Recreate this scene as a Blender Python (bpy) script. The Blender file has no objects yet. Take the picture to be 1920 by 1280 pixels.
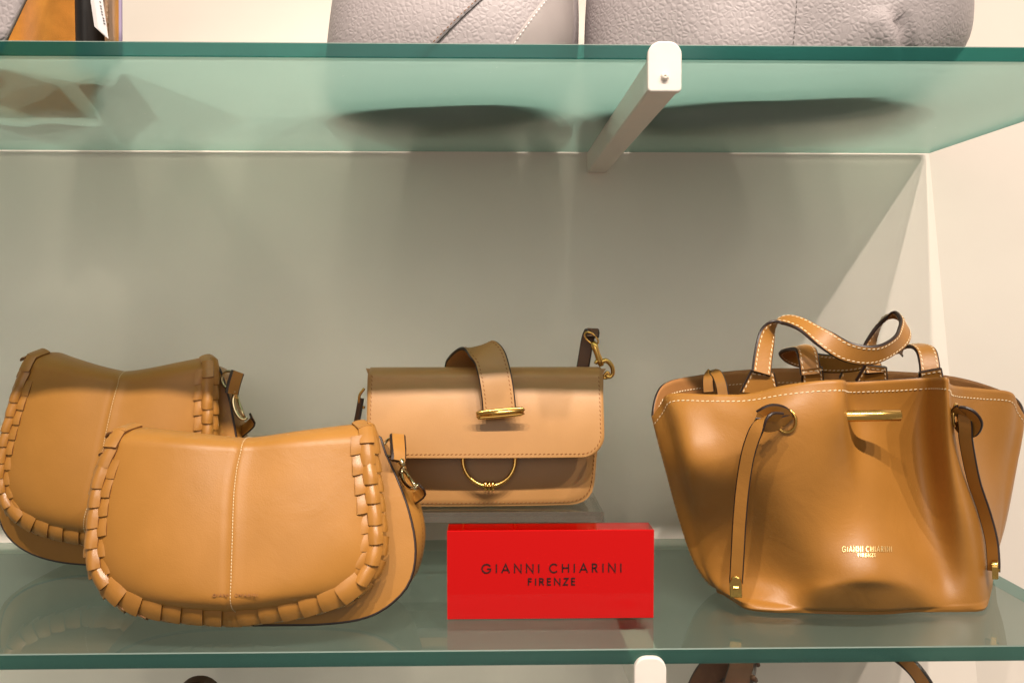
import bpy, math, random
import numpy as np
from mathutils import Vector, Matrix
random.seed(4)
scene = bpy.context.scene
COL = scene.collection
R = math.radians

# ---------------------------------------------------------------- camera
F = 1741.0                       # focal length in photo pixels (1920 wide)
CAM = np.array((0.0, -0.66, 0.2511))
YAW, PITCH = R(1.317), R(2.467)  # turned right, tilted down
cd = bpy.data.cameras.new("camera")
cd.sensor_width = 36.0
cd.lens = 36.0 * F / 1920
cd.clip_start, cd.clip_end = 0.01, 100
cam = bpy.data.objects.new("camera", cd)
COL.objects.link(cam)
cam.location = CAM
cam.rotation_euler = (math.pi / 2 - PITCH, 0, -YAW)
scene.camera = cam
CR = np.array(cam.rotation_euler.to_matrix())

# ---------------------------------------------------------------- world and lamps
w = bpy.data.worlds.new("World")
scene.world = w
w.use_nodes = True
bg = w.node_tree.nodes["Background"]
bg.inputs[0].default_value = (1.0, 0.90, 0.78, 1)
bg.inputs[1].default_value = 0.28


def lamp(name, loc, aim, watts, radius, col, cone=70):
    l = bpy.data.lights.new(name, 'SPOT')
    l.energy = watts
    l.shadow_soft_size = radius
    l.color = col
    l.spot_size = R(cone)
    l.spot_blend = 0.6
    o = bpy.data.objects.new(name, l)
    COL.objects.link(o)
    o.location = loc
    o.rotation_euler = (Vector(aim) - Vector(loc)).to_track_quat('-Z', 'Y').to_euler()
    return o


WARM = (1.0, 0.87, 0.755)
# one track of spots above and in front: x, aim x, watts, cone
for lx, ax, watts, cone in ((-0.60, -0.42, 150, 38), (0.08, -0.12, 200, 24), (0.62, 0.40, 145, 30), (1.17, 0.25, 122, 60), (1.95, 0.35, 140, 60)):
    lamp("ceiling_spot", (lx, -1.52, 2.40), (ax, 0.2, 0.15), watts, 0.03, WARM, cone)

# added broad fill behind the camera, lifting the dim wall and rear bags
sl = bpy.data.lights.new("fill_light", 'AREA')
sl.shape, sl.size, sl.size_y, sl.energy, sl.color = 'RECTANGLE', 2.4, 1.2, 17, (1.0, 0.92, 0.82)
so = bpy.data.objects.new("fill_light", sl)
COL.objects.link(so)
so.location = (-0.3, -3.2, 1.0)
so.rotation_euler = (Vector((0, .3, .2)) - so.location).to_track_quat('-Z', 'Y').to_euler()

scene.view_settings.view_transform = 'Standard'
scene.view_settings.look = 'None'
scene.view_settings.exposure = 0
scene.view_settings.gamma = 1
scene.render.engine = 'CYCLES'
scene.cycles.use_denoising = True
scene.cycles.transparent_max_bounces = 16
scene.cycles.max_bounces = 10
scene.cycles.caustics_reflective = False
scene.cycles.sample_clamp_indirect = 8

# ---------------------------------------------------------------- helpers


def ray(px, py):
    d = CR @ np.array(((px - 960) / F, -(py - 640) / F, -1.0))
    return d


def P(px, py, Y):
    """point of the place that stands at depth Y behind the shelf edge"""
    d = ray(px, py)
    return CAM + d * ((Y - CAM[1]) / d[1])


class Frame:
    """a leaning plane: Y = Yb + k z.  a = along x, b = up the plane, c = toward the viewer"""

    def __init__(s, Yb, k):
        s.Yb, s.k = Yb, k
        n = math.hypot(1, k)
        s.O = np.array((0, Yb, 0.0))
        s.U = np.array((1.0, 0, 0))
        s.V = np.array((0, k, 1.0)) / n
        s.N = np.array((0, -1.0, k)) / n

    def ab(s, px, py, c=0.0):
        d = ray(px, py)
        o = s.O + s.N * c
        t = np.dot(o - CAM, s.N) / np.dot(d, s.N)
        p = CAM + d * t - s.O
        return np.array((np.dot(p, s.U), np.dot(p, s.V)))

    def xyz(s, a, b, c=0.0):
        return s.O + s.U * a + s.V * b + s.N * c


def catmull(pts, n, closed=False):
    """resample control points evenly by arc length"""
    p = np.array(pts, float)
    m = len(p)
    if closed:
        q = np.vstack([p[-1], p, p[0], p[1]])
        segs = m
    else:
        q = np.vstack([2 * p[0] - p[1], p, 2 * p[-1] - p[-2]])
        segs = m - 1
    out = []
    K = 24
    for i in range(segs):
        p0, p1, p2, p3 = q[i:i + 4]
        for j in range(K):
            t = j / K
            out.append(0.5 * ((2 * p1) + (-p0 + p2) * t + (2 * p0 - 5 * p1 + 4 * p2 - p3) * t * t
                              + (-p0 + 3 * p1 - 3 * p2 + p3) * t ** 3))
    out.append(p[0] if closed else p[-1])
    out = np.array(out)
    L = np.concatenate([[0], np.cumsum(np.linalg.norm(np.diff(out, axis=0), axis=1))])
    s = np.linspace(0, L[-1], n + 1 if closed else n)
    if closed:
        s = s[:-1]
    return np.stack([np.interp(s, L, out[:, k]) for k in range(p.shape[1])], 1)


def crom1(rows, n):
    """catmull through rows (list of arrays) by plain parameter, n samples"""
    q = np.array(rows, float)
    m = len(q)
    out = []
    for x in np.linspace(0, m - 1, n):
        i = min(int(x), m - 2)
        t = x - i
        p1, p2 = q[i], q[i + 1]
        p0 = q[i - 1] if i > 0 else 2 * p1 - p2
        p3 = q[i + 2] if i + 2 < m else 2 * p2 - p1
        out.append(0.5 * ((2 * p1) + (-p0 + p2) * t + (2 * p0 - 5 * p1 + 4 * p2 - p3) * t * t
                          + (-p0 + 3 * p1 - 3 * p2 + p3) * t ** 3))
    return np.array(out)


class MB:
    def __init__(s):
        s.v, s.f, s.m = [], [], []

    def add(s, verts, faces, mi=0):
        o = len(s.v)
        s.v += [tuple(map(float, x)) for x in verts]
        s.f += [tuple(i + o for i in f) for f in faces]
        s.m += ([mi] * len(faces)) if isinstance(mi, int) else list(mi)

    def grid(s, G, mi=0, cu=False, cv=False):
        nv, nu = G.shape[:2]
        fs = []
        for j in range(nv if cv else nv - 1):
            for i in range(nu if cu else nu - 1):
                a, b = j * nu + i, j * nu + (i + 1) % nu
                c, d = ((j + 1) % nv) * nu + (i + 1) % nu, ((j + 1) % nv) * nu + i
                fs.append((a, b, c, d))
        s.add(G.reshape(-1, 3), fs, mi)

    def box(s, lo, hi, mi=0):
        x0, y0, z0 = lo
        x1, y1, z1 = hi
        s.add([(x0, y0, z0), (x1, y0, z0), (x1, y1, z0), (x0, y1, z0), (x0, y0, z1), (x1, y0, z1), (x1, y1, z1), (x0, y1, z1)],
              [(0, 3, 2, 1), (4, 5, 6, 7), (0, 1, 5, 4), (1, 2, 6, 5), (2, 3, 7, 6), (3, 0, 4, 7)], mi)

    def tube(s, path, r, n=10, closed=False, mi=0):
        p = np.array(path, float)
        m = len(p)
        rr = np.full(m, r) if np.isscalar(r) else np.array(r)
        if closed:
            T = np.roll(p, -1, 0) - np.roll(p, 1, 0)
        else:
            T = np.gradient(p, axis=0)
        T /= np.linalg.norm(T, axis=1)[:, None] + 1e-12
        ref = np.array((0.13, 0.2, 0.97))
        nrm = np.cross(T[0], ref)
        G = []
        for i in range(m):
            nrm = nrm - T[i] * np.dot(nrm, T[i])
            nrm /= np.linalg.norm(nrm) + 1e-12
            b = np.cross(T[i], nrm)
            a = np.linspace(0, 2 * math.pi, n, endpoint=False)
            G.append(p[i] + rr[i] * (np.cos(a)[:, None] * nrm + np.sin(a)[:, None] * b))
        s.grid(np.array(G), mi, cu=True, cv=closed)
        if not closed:
            o = len(s.v) - m * n
            s.f.append(tuple(o + i for i in range(n))[::-1])
            s.f.append(tuple(o + (m - 1) * n + i for i in range(n)))
            s.m += [mi, mi]

    def ribbon(s, path, W, width, th, mi=0, me=1, mb=None):
        """flat strap: path centre line, W width direction per point, dark edges"""
        p = np.array(path, float)
        T = np.gradient(p, axis=0)
        T /= np.linalg.norm(T, axis=1)[:, None] + 1e-12
        W = np.array(W, float)
        if W.ndim == 1:
            W = np.repeat(W[None], len(p), 0)
        W = W - T * np.sum(W * T, 1)[:, None]
        W /= np.linalg.norm(W, axis=1)[:, None] + 1e-12
        Nn = np.cross(T, W)
        wd = np.full(len(p), width) if np.isscalar(width) else np.array(width)
        h = wd[:, None] / 2
        e = th * 0.35
        mb = mi if mb is None else mb
        sec = [(-1, -.5, 0), (-1, -.5, e), (1, -.5, -e), (1, -.5, 0)]
        ring = []
        for sx, sn, ins in ((-1, -.5, e), (1, -.5, e), (1, -.2, 0), (1, .2, 0), (1, .5, e), (-1, .5, e), (-1, .2, 0), (-1, -.2, 0)):
            ring.append(p + W * sx * (h - ins) + Nn * sn * th)
        G = np.stack(ring, 1)
        nu, nv = 8, len(p)
        o = len(s.v)
        s.v += [tuple(x) for x in G.reshape(-1, 3)]
        mats = [mb, me, me, me, mi, me, me, me]
        for j in range(nv - 1):
            for i in range(8):
                a, b = o + j * 8 + i, o + j * 8 + (i + 1) % 8
                s.f.append((a, b, b + 8, a + 8))
                s.m.append(mats[i])
        s.f.append(tuple(o + i for i in range(8))[::-1])
        s.f.append(tuple(o + (nv - 1) * 8 + i for i in range(8)))
        s.m += [me, me]
        return p, T, W, Nn

    def stitches(s, path, Nn, pitch, ln, wd, hgt=0.0003, skew=0.0, mi=0):
        """row of short raised thread stitches along a path"""
        p = np.array(path, float)
        Nn = np.array(Nn, float)
        if Nn.ndim == 1:
            Nn = np.repeat(Nn[None], len(p), 0)
        L = np.concatenate([[0], np.cumsum(np.linalg.norm(np.diff(p, axis=0), axis=1))])
        for x in np.arange(pitch / 2, L[-1], pitch):
            c = np.array([np.interp(x, L, p[:, k]) for k in range(3)])
            c2 = np.array([np.interp(min(x + 1e-4, L[-1]), L, p[:, k]) for k in range(3)])
            c1 = np.array([np.interp(max(x - 1e-4, 0), L, p[:, k]) for k in range(3)])
            t = c2 - c1
            t /= np.linalg.norm(t) + 1e-12
            n = np.array([np.interp(x, L, Nn[:, k]) for k in range(3)])
            n /= np.linalg.norm(n) + 1e-12
            q = np.cross(n, t)
            t = t + q * (skew + random.uniform(-.06, .06))
            t /= np.linalg.norm(t)
            q = np.cross(n, t)
            a, b = t * ln / 2, q * wd / 2
            h = n * hgt
            s.add([c - a, c - a * .6 + b, c + a * .6 + b, c + a, c + a * .6 - b, c - a * .6 - b, c - a * .55 + h, c + a * .55 + h],
                  [(0, 6, 1), (1, 6, 7, 2), (2, 7, 3), (3, 7, 4), (4, 7, 6, 5), (5, 6, 0)], mi)

    def build(s, name, mats, parent=None, sharp=None, smooth=True):
        me = bpy.data.meshes.new(name)
        me.from_pydata(s.v, [], s.f)
        for m in (mats if isinstance(mats, (list, tuple)) else [mats]):
            me.materials.append(m)
        me.polygons.foreach_set("material_index", s.m)
        if smooth:
            me.polygons.foreach_set("use_smooth", [True] * len(me.polygons))
        me.update()
        if sharp:
            me.set_sharp_from_angle(angle=R(sharp))
        o = bpy.data.objects.new(name, me)
        COL.objects.link(o)
        if parent:
            o.parent = parent
            o.matrix_parent_inverse = parent_inv(parent)
        return o


def parent_inv(p):
    if p.parent:                      # a part's own axes already are the world's
        return Matrix.Identity(4)
    return Matrix.Translation(-Vector(p.location))


def thing(name, label, cat, loc, group=None):
    o = bpy.data.objects.new(name, None)
    COL.objects.link(o)
    o.location = loc
    o.empty_display_size = 0.02
    tag(o, label, cat, group)
    return o


def tag(o, label, cat, group=None):
    o["label"], o["category"] = label, cat
    if group:
        o["group"] = group


def solid(o, th, offset=-1, bevel=0):
    m = o.modifiers.new("thickness", 'SOLIDIFY')
    m.thickness, m.offset = th, offset
    return m


# ---------------------------------------------------------------- materials
def mat(name, col, rough=.5, metal=0., spec=.5, var=0., vscale=40, bump=0., bscale=400, coat=0., pebble=0., pscale=300, sheen=0., crease=0.):
    m = bpy.data.materials.new(name)
    m.use_nodes = True
    nt = m.node_tree
    b = nt.nodes["Principled BSDF"]
    b.inputs["Base Color"].default_value = (*col, 1)
    b.inputs["Roughness"].default_value = rough
    b.inputs["Metallic"].default_value = metal
    b.inputs["Specular IOR Level"].default_value = spec
    b.inputs["Coat Weight"].default_value = coat
    b.inputs["Coat Roughness"].default_value = .12
    b.inputs["Sheen Weight"].default_value = sheen
    N = nt.nodes.new
    Lk = nt.links.new
    tc = N("ShaderNodeTexCoord")
    if var:
        n = N("ShaderNodeTexNoise")
        n.inputs["Scale"].default_value = vscale
        n.inputs["Detail"].default_value = 5
        r = N("ShaderNodeMapRange")
        r.inputs[1].default_value, r.inputs[2].default_value = .3, .7
        r.inputs[3].default_value, r.inputs[4].default_value = 1 - var, 1 + var
        mx = N("ShaderNodeMix")
        mx.data_type = 'RGBA'
        mx.blend_type = 'MULTIPLY'
        mx.inputs[0].default_value = 1
        mx.inputs[6].default_value = (*col, 1)
        Lk(tc.outputs["Object"], n.inputs["Vector"])
        Lk(n.outputs["Fac"], r.inputs[0])
        Lk(r.outputs[0], mx.inputs[7])
        Lk(mx.outputs[2], b.inputs["Base Color"])
        r2 = N("ShaderNodeMapRange")
        r2.inputs[1].default_value, r2.inputs[2].default_value = .3, .7
        r2.inputs[3].default_value, r2.inputs[4].default_value = max(rough - .05, 0), rough + .06
        Lk(n.outputs["Fac"], r2.inputs[0])
        Lk(r2.outputs[0], b.inputs["Roughness"])
    last = None
    if pebble:
        ns = N("ShaderNodeTexNoise")
        ns.inputs["Scale"].default_value = pscale * .5
        ad = N("ShaderNodeMix")
        ad.data_type = 'RGBA'
        ad.inputs[0].default_value = .0012
        vo = N("ShaderNodeTexVoronoi")
        vo.feature = 'DISTANCE_TO_EDGE'
        vo.inputs["Scale"].default_value = pscale
        rm = N("ShaderNodeMapRange")
        rm.interpolation_type = 'SMOOTHSTEP'
        rm.inputs[1].default_value, rm.inputs[2].default_value = 0, .40
        bp = N("ShaderNodeBump")
        bp.inputs["Strength"].default_value = pebble
        bp.inputs["Distance"].default_value = .0010
        Lk(tc.outputs["Object"], ns.inputs["Vector"])
        Lk(tc.outputs["Object"], ad.inputs[6])
        Lk(ns.outputs["Color"], ad.inputs[7])
        Lk(ad.outputs[2], vo.inputs["Vector"])
        Lk(vo.outputs["Distance"], rm.inputs[0])
        Lk(rm.outputs[0], bp.inputs["Height"])
        last = bp
    if bump:
        n2 = N("ShaderNodeTexNoise")
        n2.inputs["Scale"].default_value = bscale
        n2.inputs["Detail"].default_value = 4
        b2 = N("ShaderNodeBump")
        b2.inputs["Strength"].default_value = bump
        b2.inputs["Distance"].default_value = .0006
        Lk(tc.outputs["Object"], n2.inputs["Vector"])
        Lk(n2.outputs["Fac"], b2.inputs["Height"])
        if last:
            Lk(last.outputs[0], b2.inputs["Normal"])
        last = b2
    if crease:
        n3 = N("ShaderNodeTexNoise")
        n3.inputs["Scale"].default_value = 26
        n3.inputs["Detail"].default_value = 6
        n3.inputs["Distortion"].default_value = 1.2
        b3 = N("ShaderNodeBump")
        b3.inputs["Strength"].default_value = crease
        b3.inputs["Distance"].default_value = .004
        Lk(tc.outputs["Object"], n3.inputs["Vector"])
        Lk(n3.outputs["Fac"], b3.inputs["Height"])
        if last:
            Lk(last.outputs[0], b3.inputs["Normal"])
        last = b3
    if last:
        Lk(last.outputs[0], b.inputs["Normal"])
    return m


M = {}
M['wall'] = mat("wall_plaster", (.83, .76, .68), .75, spec=.2, var=.04, vscale=5, bump=.12, bscale=60)
M['tan'] = mat("tan_smooth_leather", (.355, .156, .027), .42, spec=.42, var=.06, vscale=22, bump=.16, bscale=900, crease=.10)
M['tan_lace'] = mat("tan_lace_leather", (.35, .152, .027), .34, spec=.5, var=.07, vscale=60, bump=.12, bscale=700)
M['tan_mid'] = mat("tan_flat_leather", (.41, .208, .070), .37, spec=.5, var=.04, vscale=30, bump=.22, bscale=1300)
M['cognac'] = mat("cognac_waxed_leather", (.325, .140, .024), .43, spec=.42, var=.07, vscale=18, bump=.18, bscale=900, crease=.14)
M['cognac_in'] = mat("cognac_lining_leather", (.30, .13, .038), .6, spec=.3, var=.06, vscale=30, bump=.2, bscale=700)
M['edge'] = mat("dark_painted_leather_edge", (.022, .009, .006), .4, spec=.5)
M['edge_tan'] = mat("tan_cut_edge", (.20, .085, .028), .55, spec=.3)
M['thread_cream'] = mat("cream_thread", (.74, .58, .38), .7, spec=.2)
M['thread_tan'] = mat("tan_thread", (.62, .36, .13), .7, spec=.2)
M['thread_brown'] = mat("brown_thread", (.22, .085, .022), .7, spec=.2)
M['brass'] = mat("brushed_brass", (.72, .43, .12), .24, metal=1)
M['brass_shiny'] = mat("polished_pale_gold", (.70, .56, .32), .10, metal=1)
M['white_metal'] = mat("white_enamelled_metal", (.70, .64, .58), .38, spec=.4, var=.03, vscale=50, bump=.08, bscale=300)
M['screw'] = mat("painted_screw", (.74, .67, .60), .3, spec=.5)
M['grey'] = mat("grey_pebbled_leather", (.36, .318, .322), .5, spec=.35, var=.05, vscale=30, pebble=.34, pscale=225)
M['grey_smooth'] = mat("grey_smooth_leather", (.35, .305, .295), .45, spec=.4, var=.04, vscale=30, bump=.2, bscale=700)
M['grey_edge'] = mat("dark_grey_leather_edge", (.07, .06, .055), .5)
M['suede'] = mat("brown_suede", (.56, .25, .045), .95, spec=.05, var=.18, vscale=45, bump=.5, bscale=900, sheen=.3)
M['black'] = mat("black_lining", (.012, .011, .011), .6, spec=.3)
M['paper'] = mat("white_card", (.78, .75, .75), .55, spec=.3)
M['ink'] = mat("dark_print", (.03, .03, .035), .6)
M['text_dark'] = mat("dark_red_black_print", (.030, .008, .008), .45, spec=.3)
M['gold_foil'] = mat("gold_foil_print", (.85, .62, .28), .35, metal=.75)
M['deboss'] = mat("pressed_leather_mark", (.28, .11, .024), .6)
M['dark_leather'] = mat("dark_brown_leather", (.10, .04, .018), .5, var=.1, vscale=40, bump=.2, bscale=600)
M['tag_edge'] = mat("violet_card_edge", (.35, .28, .42), .5)


def node_mat(name):
    m = bpy.data.materials.new(name)
    m.use_nodes = True
    nt = m.node_tree
    nt.nodes.clear()
    out = nt.nodes.new("ShaderNodeOutputMaterial")
    return m, nt, nt.nodes.new, nt.links.new, out


def fresnel(nt, f0=.04, amp=.96):
    N, Lk = nt.nodes.new, nt.links.new
    lw = N("ShaderNodeLayerWeight")
    lw.inputs[0].default_value = .5
    p = N("ShaderNodeMath")
    p.operation = 'POWER'
    p.inputs[1].default_value = 5
    m = N("ShaderNodeMath")
    m.operation = 'MULTIPLY_ADD'
    m.inputs[1].default_value, m.inputs[2].default_value = amp, f0
    Lk(lw.outputs["Facing"], p.inputs[0])
    Lk(p.outputs[0], m.inputs[0])
    return m.outputs[0]


def clear_mat(name, tint, rough=.02, f0=.04, amp=.96):
    m, nt, N, Lk, out = node_mat(name)
    t = N("ShaderNodeBsdfTransparent")
    t.inputs[0].default_value = (*tint, 1)
    g = N("ShaderNodeBsdfGlossy")
    g.inputs["Roughness"].default_value = rough
    mx = N("ShaderNodeMixShader")
    Lk(fresnel(nt, f0, amp), mx.inputs[0])
    Lk(t.outputs[0], mx.inputs[1])
    Lk(g.outputs[0], mx.inputs[2])
    Lk(mx.outputs[0], out.inputs[0])
    return m


def frosted_mat(name, trans, transl, diff, w_clear, w_transl):
    m, nt, N, Lk, out = node_mat(name)
    t = N("ShaderNodeBsdfTransparent")
    t.inputs[0].default_value = (*trans, 1)
    tl = N("ShaderNodeBsdfTranslucent")
    tl.inputs[0].default_value = (*transl, 1)
    d = N("ShaderNodeBsdfDiffuse")
    d.inputs[0].default_value = (*diff, 1)
    m1 = N("ShaderNodeMixShader")
    m1.inputs[0].default_value = w_transl
    Lk(d.outputs[0], m1.inputs[1])
    Lk(tl.outputs[0], m1.inputs[2])
    m2 = N("ShaderNodeMixShader")
    m2.inputs[0].default_value = w_clear
    Lk(m1.outputs[0], m2.inputs[1])
    Lk(t.outputs[0], m2.inputs[2])
    g = N("ShaderNodeBsdfGlossy")
    g.inputs["Roughness"].default_value = .12
    m3 = N("ShaderNodeMixShader")
    Lk(fresnel(nt, .03, .35), m3.inputs[0])
    Lk(m2.outputs[0], m3.inputs[1])
    Lk(g.outputs[0], m3.inputs[2])
    Lk(m3.outputs[0], out.inputs[0])
    return m


def glass_face(name, tint, rough, ior, w_transl, transl, diff, w_diff, gl_rough, f0, amp, w_clear):
    """one face of a satin glass pane: rough refraction, some milky scatter, a polished sheen"""
    m, nt, N, Lk, out = node_mat(name)
    r = N("ShaderNodeBsdfRefraction")
    r.inputs["Color"].default_value = (*tint, 1)
    r.inputs["Roughness"].default_value = rough
    r.inputs["IOR"].default_value = ior
    tl = N("ShaderNodeBsdfTranslucent")
    tl.inputs[0].default_value = (*transl, 1)
    d = N("ShaderNodeBsdfDiffuse")
    d.inputs[0].default_value = (*diff, 1)
    m1 = N("ShaderNodeMixShader")
    m1.inputs[0].default_value = w_transl
    Lk(r.outputs[0], m1.inputs[1])
    Lk(tl.outputs[0], m1.inputs[2])
    m2 = N("ShaderNodeMixShader")
    m2.inputs[0].default_value = w_diff
    Lk(m1.outputs[0], m2.inputs[1])
    Lk(d.outputs[0], m2.inputs[2])
    t = N("ShaderNodeBsdfTransparent")
    t.inputs[0].default_value = (*tint, 1)
    m0 = N("ShaderNodeMixShader")
    m0.inputs[0].default_value = w_clear
    Lk(m2.outputs[0], m0.inputs[1])
    Lk(t.outputs[0], m0.inputs[2])
    m2 = m0
    g = N("ShaderNodeBsdfGlossy")
    g.inputs["Roughness"].default_value = gl_rough
    m3 = N("ShaderNodeMixShader")
    Lk(fresnel(nt, f0, amp), m3.inputs[0])
    Lk(m2.outputs[0], m3.inputs[1])
    Lk(g.outputs[0], m3.inputs[2])
    Lk(m3.outputs[0], out.inputs[0])
    return m


M['glass_top'] = clear_mat("glass_polished_face", (.88, .94, .91), .015)
M['glass_frost'] = glass_face("glass_satin_face", (.90, .92, .86), .70, 1.12, .58, (.42, .60, .54), (.235, .31, .28), .18, .15, .03, .3, .15)
M['glass_frost_up'] = glass_face("glass_etched_underside", (.90, .96, .90), .80, 1.12, .64, (.33, .62, .535), (.075, .175, .15), .12, .2, .03, .25, .09)
M['glass_top_up'] = glass_face("glass_etched_top", (.97, .99, .97), .30, 1.12, .22, (.88, .95, .92), (.3, .36, .33), .02, .1, .04, .6, .55)
M['glass_edge'] = frosted_mat("glass_ground_edge", (.06, .36, .32), (.05, .34, .30), (.018, .12, .108), .62, .55)
M['glass_edge_low'] = frosted_mat("glass_polished_edge", (.22, .46, .43), (.10, .30, .28), (.03, .10, .095), .60, .5)
M['glass_arris_glint'] = frosted_mat("glass_arris_glint", (.4, .6, .54), (.40, .55, .50), (.34, .42, .38), .3, .4)  # whitish bevel colour stands in for the highlight along the top arris
M['acrylic_edge'] = frosted_mat("acrylic_cut_edge", (.75, .72, .68), (.5, .47, .42), (.34, .31, .27), .72, .4)
M['acrylic'] = clear_mat("clear_acrylic", (.93, .93, .92), .02, .05, .8)


def red_acrylic():
    m, nt, N, Lk, out = node_mat("red_acrylic")
    b = N("ShaderNodeBsdfPrincipled")
    b.inputs["Base Color"].default_value = (.46, .004, .004, 1)
    b.inputs["Roughness"].default_value = .05
    b.inputs["Specular IOR Level"].default_value = .28
    Lk(b.outputs[0], out.inputs[0])
    return m


M['red'] = red_acrylic()
M['red_top'] = clear_mat("red_acrylic_sawn_top", (.97, .13, .10), .04)

# ---------------------------------------------------------------- setting: walls
ZU = 0.4213     # underside of the upper shelf (lower shelf top is z = 0)


def wallY(z):
    return .320 + (z) * (.4165 - .320) / ZU


def structure(o):
    o["kind"] = "structure"
    return o


XC = .510
z0, z1 = -.75, 1.6
b = MB()
G = np.array([[(x, wallY(z), z) for x in np.linspace(-1.6, XC, 8)] for z in np.linspace(z0, z1, 8)])
b.grid(G)
structure(b.build("back_wall", M['wall'], smooth=False))
b = MB()
G = np.array([[(XC + t * .93, wallY(z) - t * .37, z) for t in np.linspace(0, 1.4, 6)] for z in np.linspace(z0, z1, 8)])
b.grid(G)
structure(b.build("side_wall", M['wall'], smooth=False))


# ---------------------------------------------------------------- glass shelves
def shelf(label, x0, x1, y1, ztop, zbot, m_top, m_bot, m_edge):
    mb = MB()
    e = .0008
    # top, bottom, edges as one closed slab with small ground arris
    ring = lambda z, i: [(x0 + i, i, z), (x1 - i, i, z), (x1 - i, y1 - i, z), (x0 + i, y1 - i, z)]
    v = ring(zbot, e) + ring(zbot + e, 0) + ring(ztop - e, 0) + ring(ztop, e)
    f, m = [(3, 2, 1, 0), (12, 13, 14, 15)], [1, 0]
    for k in range(3):
        for i in range(4):
            a, c = k * 4 + i, k * 4 + (i + 1) % 4
            f.append((a, c, c + 4, a + 4))
            m.append(1 if i == 2 else (3 if k == 2 else 2))
    mb.add(v, f, m)
    o = mb.build("glass_shelf", [m_top, m_bot, m_edge, M['glass_arris_glint']], smooth=False)
    rnd = random.Random(7 if ztop > .2 else 8)
    mb = MB()
    for _ in range(34):                      # fine scratches and dust on the satin underside
        cx_, cy_ = rnd.uniform(-.45, .48), rnd.uniform(.01, y1 - .05)
        a_, l_, w_ = rnd.uniform(0, math.pi), rnd.uniform(.0004, .0022), rnd.uniform(.0001, .0003)
        u_, v_ = (math.cos(a_) * l_, math.sin(a_) * l_), (-math.sin(a_) * w_, math.cos(a_) * w_)
        mb.add([(cx_ - u_[0], cy_ - u_[1], zbot - .0002), (cx_ + v_[0], cy_ + v_[1], zbot - .0002), (cx_ + u_[0], cy_ + u_[1], zbot - .0002), (cx_ - v_[0], cy_ - v_[1], zbot - .0002)], [(3, 2, 1, 0)])
    q = mb.build("scratches", M['paper'], None, smooth=False)
    q.parent = o
    q["kind"] = "stuff"
    tag(o, label, "shelf", "glass shelves on the wall")
    return o


TH = .0105
shelf("upper green-edged frosted glass shelf carrying the grey pebbled bags", -.85, .506, .4070, ZU + TH, ZU, M['glass_top_up'], M['glass_frost_up'], M['glass_edge'])
shelf("lower green-edged glass shelf carrying the tan bags and the red block", -.85, .467, .3115, 0, -TH - .001, M['glass_top'], M['glass_frost'], M['glass_edge_low'])


# ---------------------------------------------------------------- shelf brackets
def bracket(label, x0, x1, zt, zcap, zglass, ybk):
    root = thing("shelf_bracket", label, "bracket", ((x0 + x1) / 2, 0, zglass), "white shelf brackets")
    mb = MB()
    # rounded cap plate standing in front of the glass edge
    cx, hw = (x0 + x1) / 2, (x1 - x0) / 2
    r = hw * .78
    pts = []
    for a in np.linspace(0, math.pi / 2, 7):
        pts.append((cx + hw - r + r * math.sin(math.pi / 2 - a), zt - r + r * math.sin(a)))
    for a in np.linspace(0, math.pi / 2, 7):
        pts.append((cx - hw + r - r * math.sin(a), zt - r + r * math.cos(a)))
    rb = .0025
    for a in np.linspace(0, math.pi / 2, 4):
        pts.append((cx - hw + rb - rb * math.cos(a), zcap + rb - rb * math.sin(a)))
    for a in np.linspace(0, math.pi / 2, 4):
        pts.append((cx + hw - rb + rb * math.sin(a), zcap + rb - rb * math.cos(a)))
    pts = np.array(pts)
    c0 = pts.mean(0)
    G = []
    for y, s in ((-.0048, .93), (-.0056, .97), (-.0050, 1.0), (-.0008, 1.0)):
        q = c0 + (pts - c0) * s
        G.append([(x, y if s > .94 else -.0057, z) for x, z in q])
    G = np.array(G)
    mb.grid(G, cu=True)
    n = len(pts)
    mb.f.append(tuple(range(n)))
    mb.m.append(0)
    mb.f.append(tuple(3 * n + i for i in range(n))[::-1])
    mb.m.append(0)
    mb.build("end_cap", M['white_metal'], root, sharp=50)
    mb = MB()
    e = .0012
    prof = [(x0 + .0007, zglass - .0004), (x0 + .0007, zcap + .0012 + e), (x0 + .0007 + e, zcap + .0012), (x1 - .0007 - e, zcap + .0012), (x1 - .0007, zcap + .0012 + e), (x1 - .0007, zglass - .0004)]
    G = np.array([[(x, y, z) for x, z in prof] for y in (-.0008, ybk)])
    mb.grid(G, cu=True)
    mb.f += [(0, 1, 2, 3, 4, 5), (11, 10, 9, 8, 7, 6)]
    mb.m += [0, 0]
    mb.build("arm", M['white_metal'], root, sharp=30)
    mb = MB()
    zs = zcap + .0105
    rr = .0029
    G = []
    for k, (y, q) in enumerate(((-.0056, 1.0), (-.0070, .95), (-.0080, .75), (-.0084, .45), (-.0084, .30), (-.0076, .27), (-.0076, .02))):
        G.append([(cx + rr * q * math.cos(a), y, zs + rr * q * math.sin(a)) for a in np.linspace(0, 2 * math.pi, 16, endpoint=False)])
    mb.grid(np.array(G), cu=True)
    mb.build("screw", M['screw'], root, sharp=40)
    mb = MB()
    mb.box((x0 - .004, wallY(zglass) - .004, zcap - .004), (x1 + .004, wallY(zglass) + .003, zglass - .002))
    return root


bracket("upper white shelf bracket with a domed screw in its rounded end", .1100, .1338, ZU + TH + .0008, ZU - .0238, ZU, wallY(ZU - .02) + .004)
bracket("lower white shelf bracket cut off by the bottom of the picture", .1030, .1262, -.0045, -.0380, -TH - .001, wallY(-.02) + .004)


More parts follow.
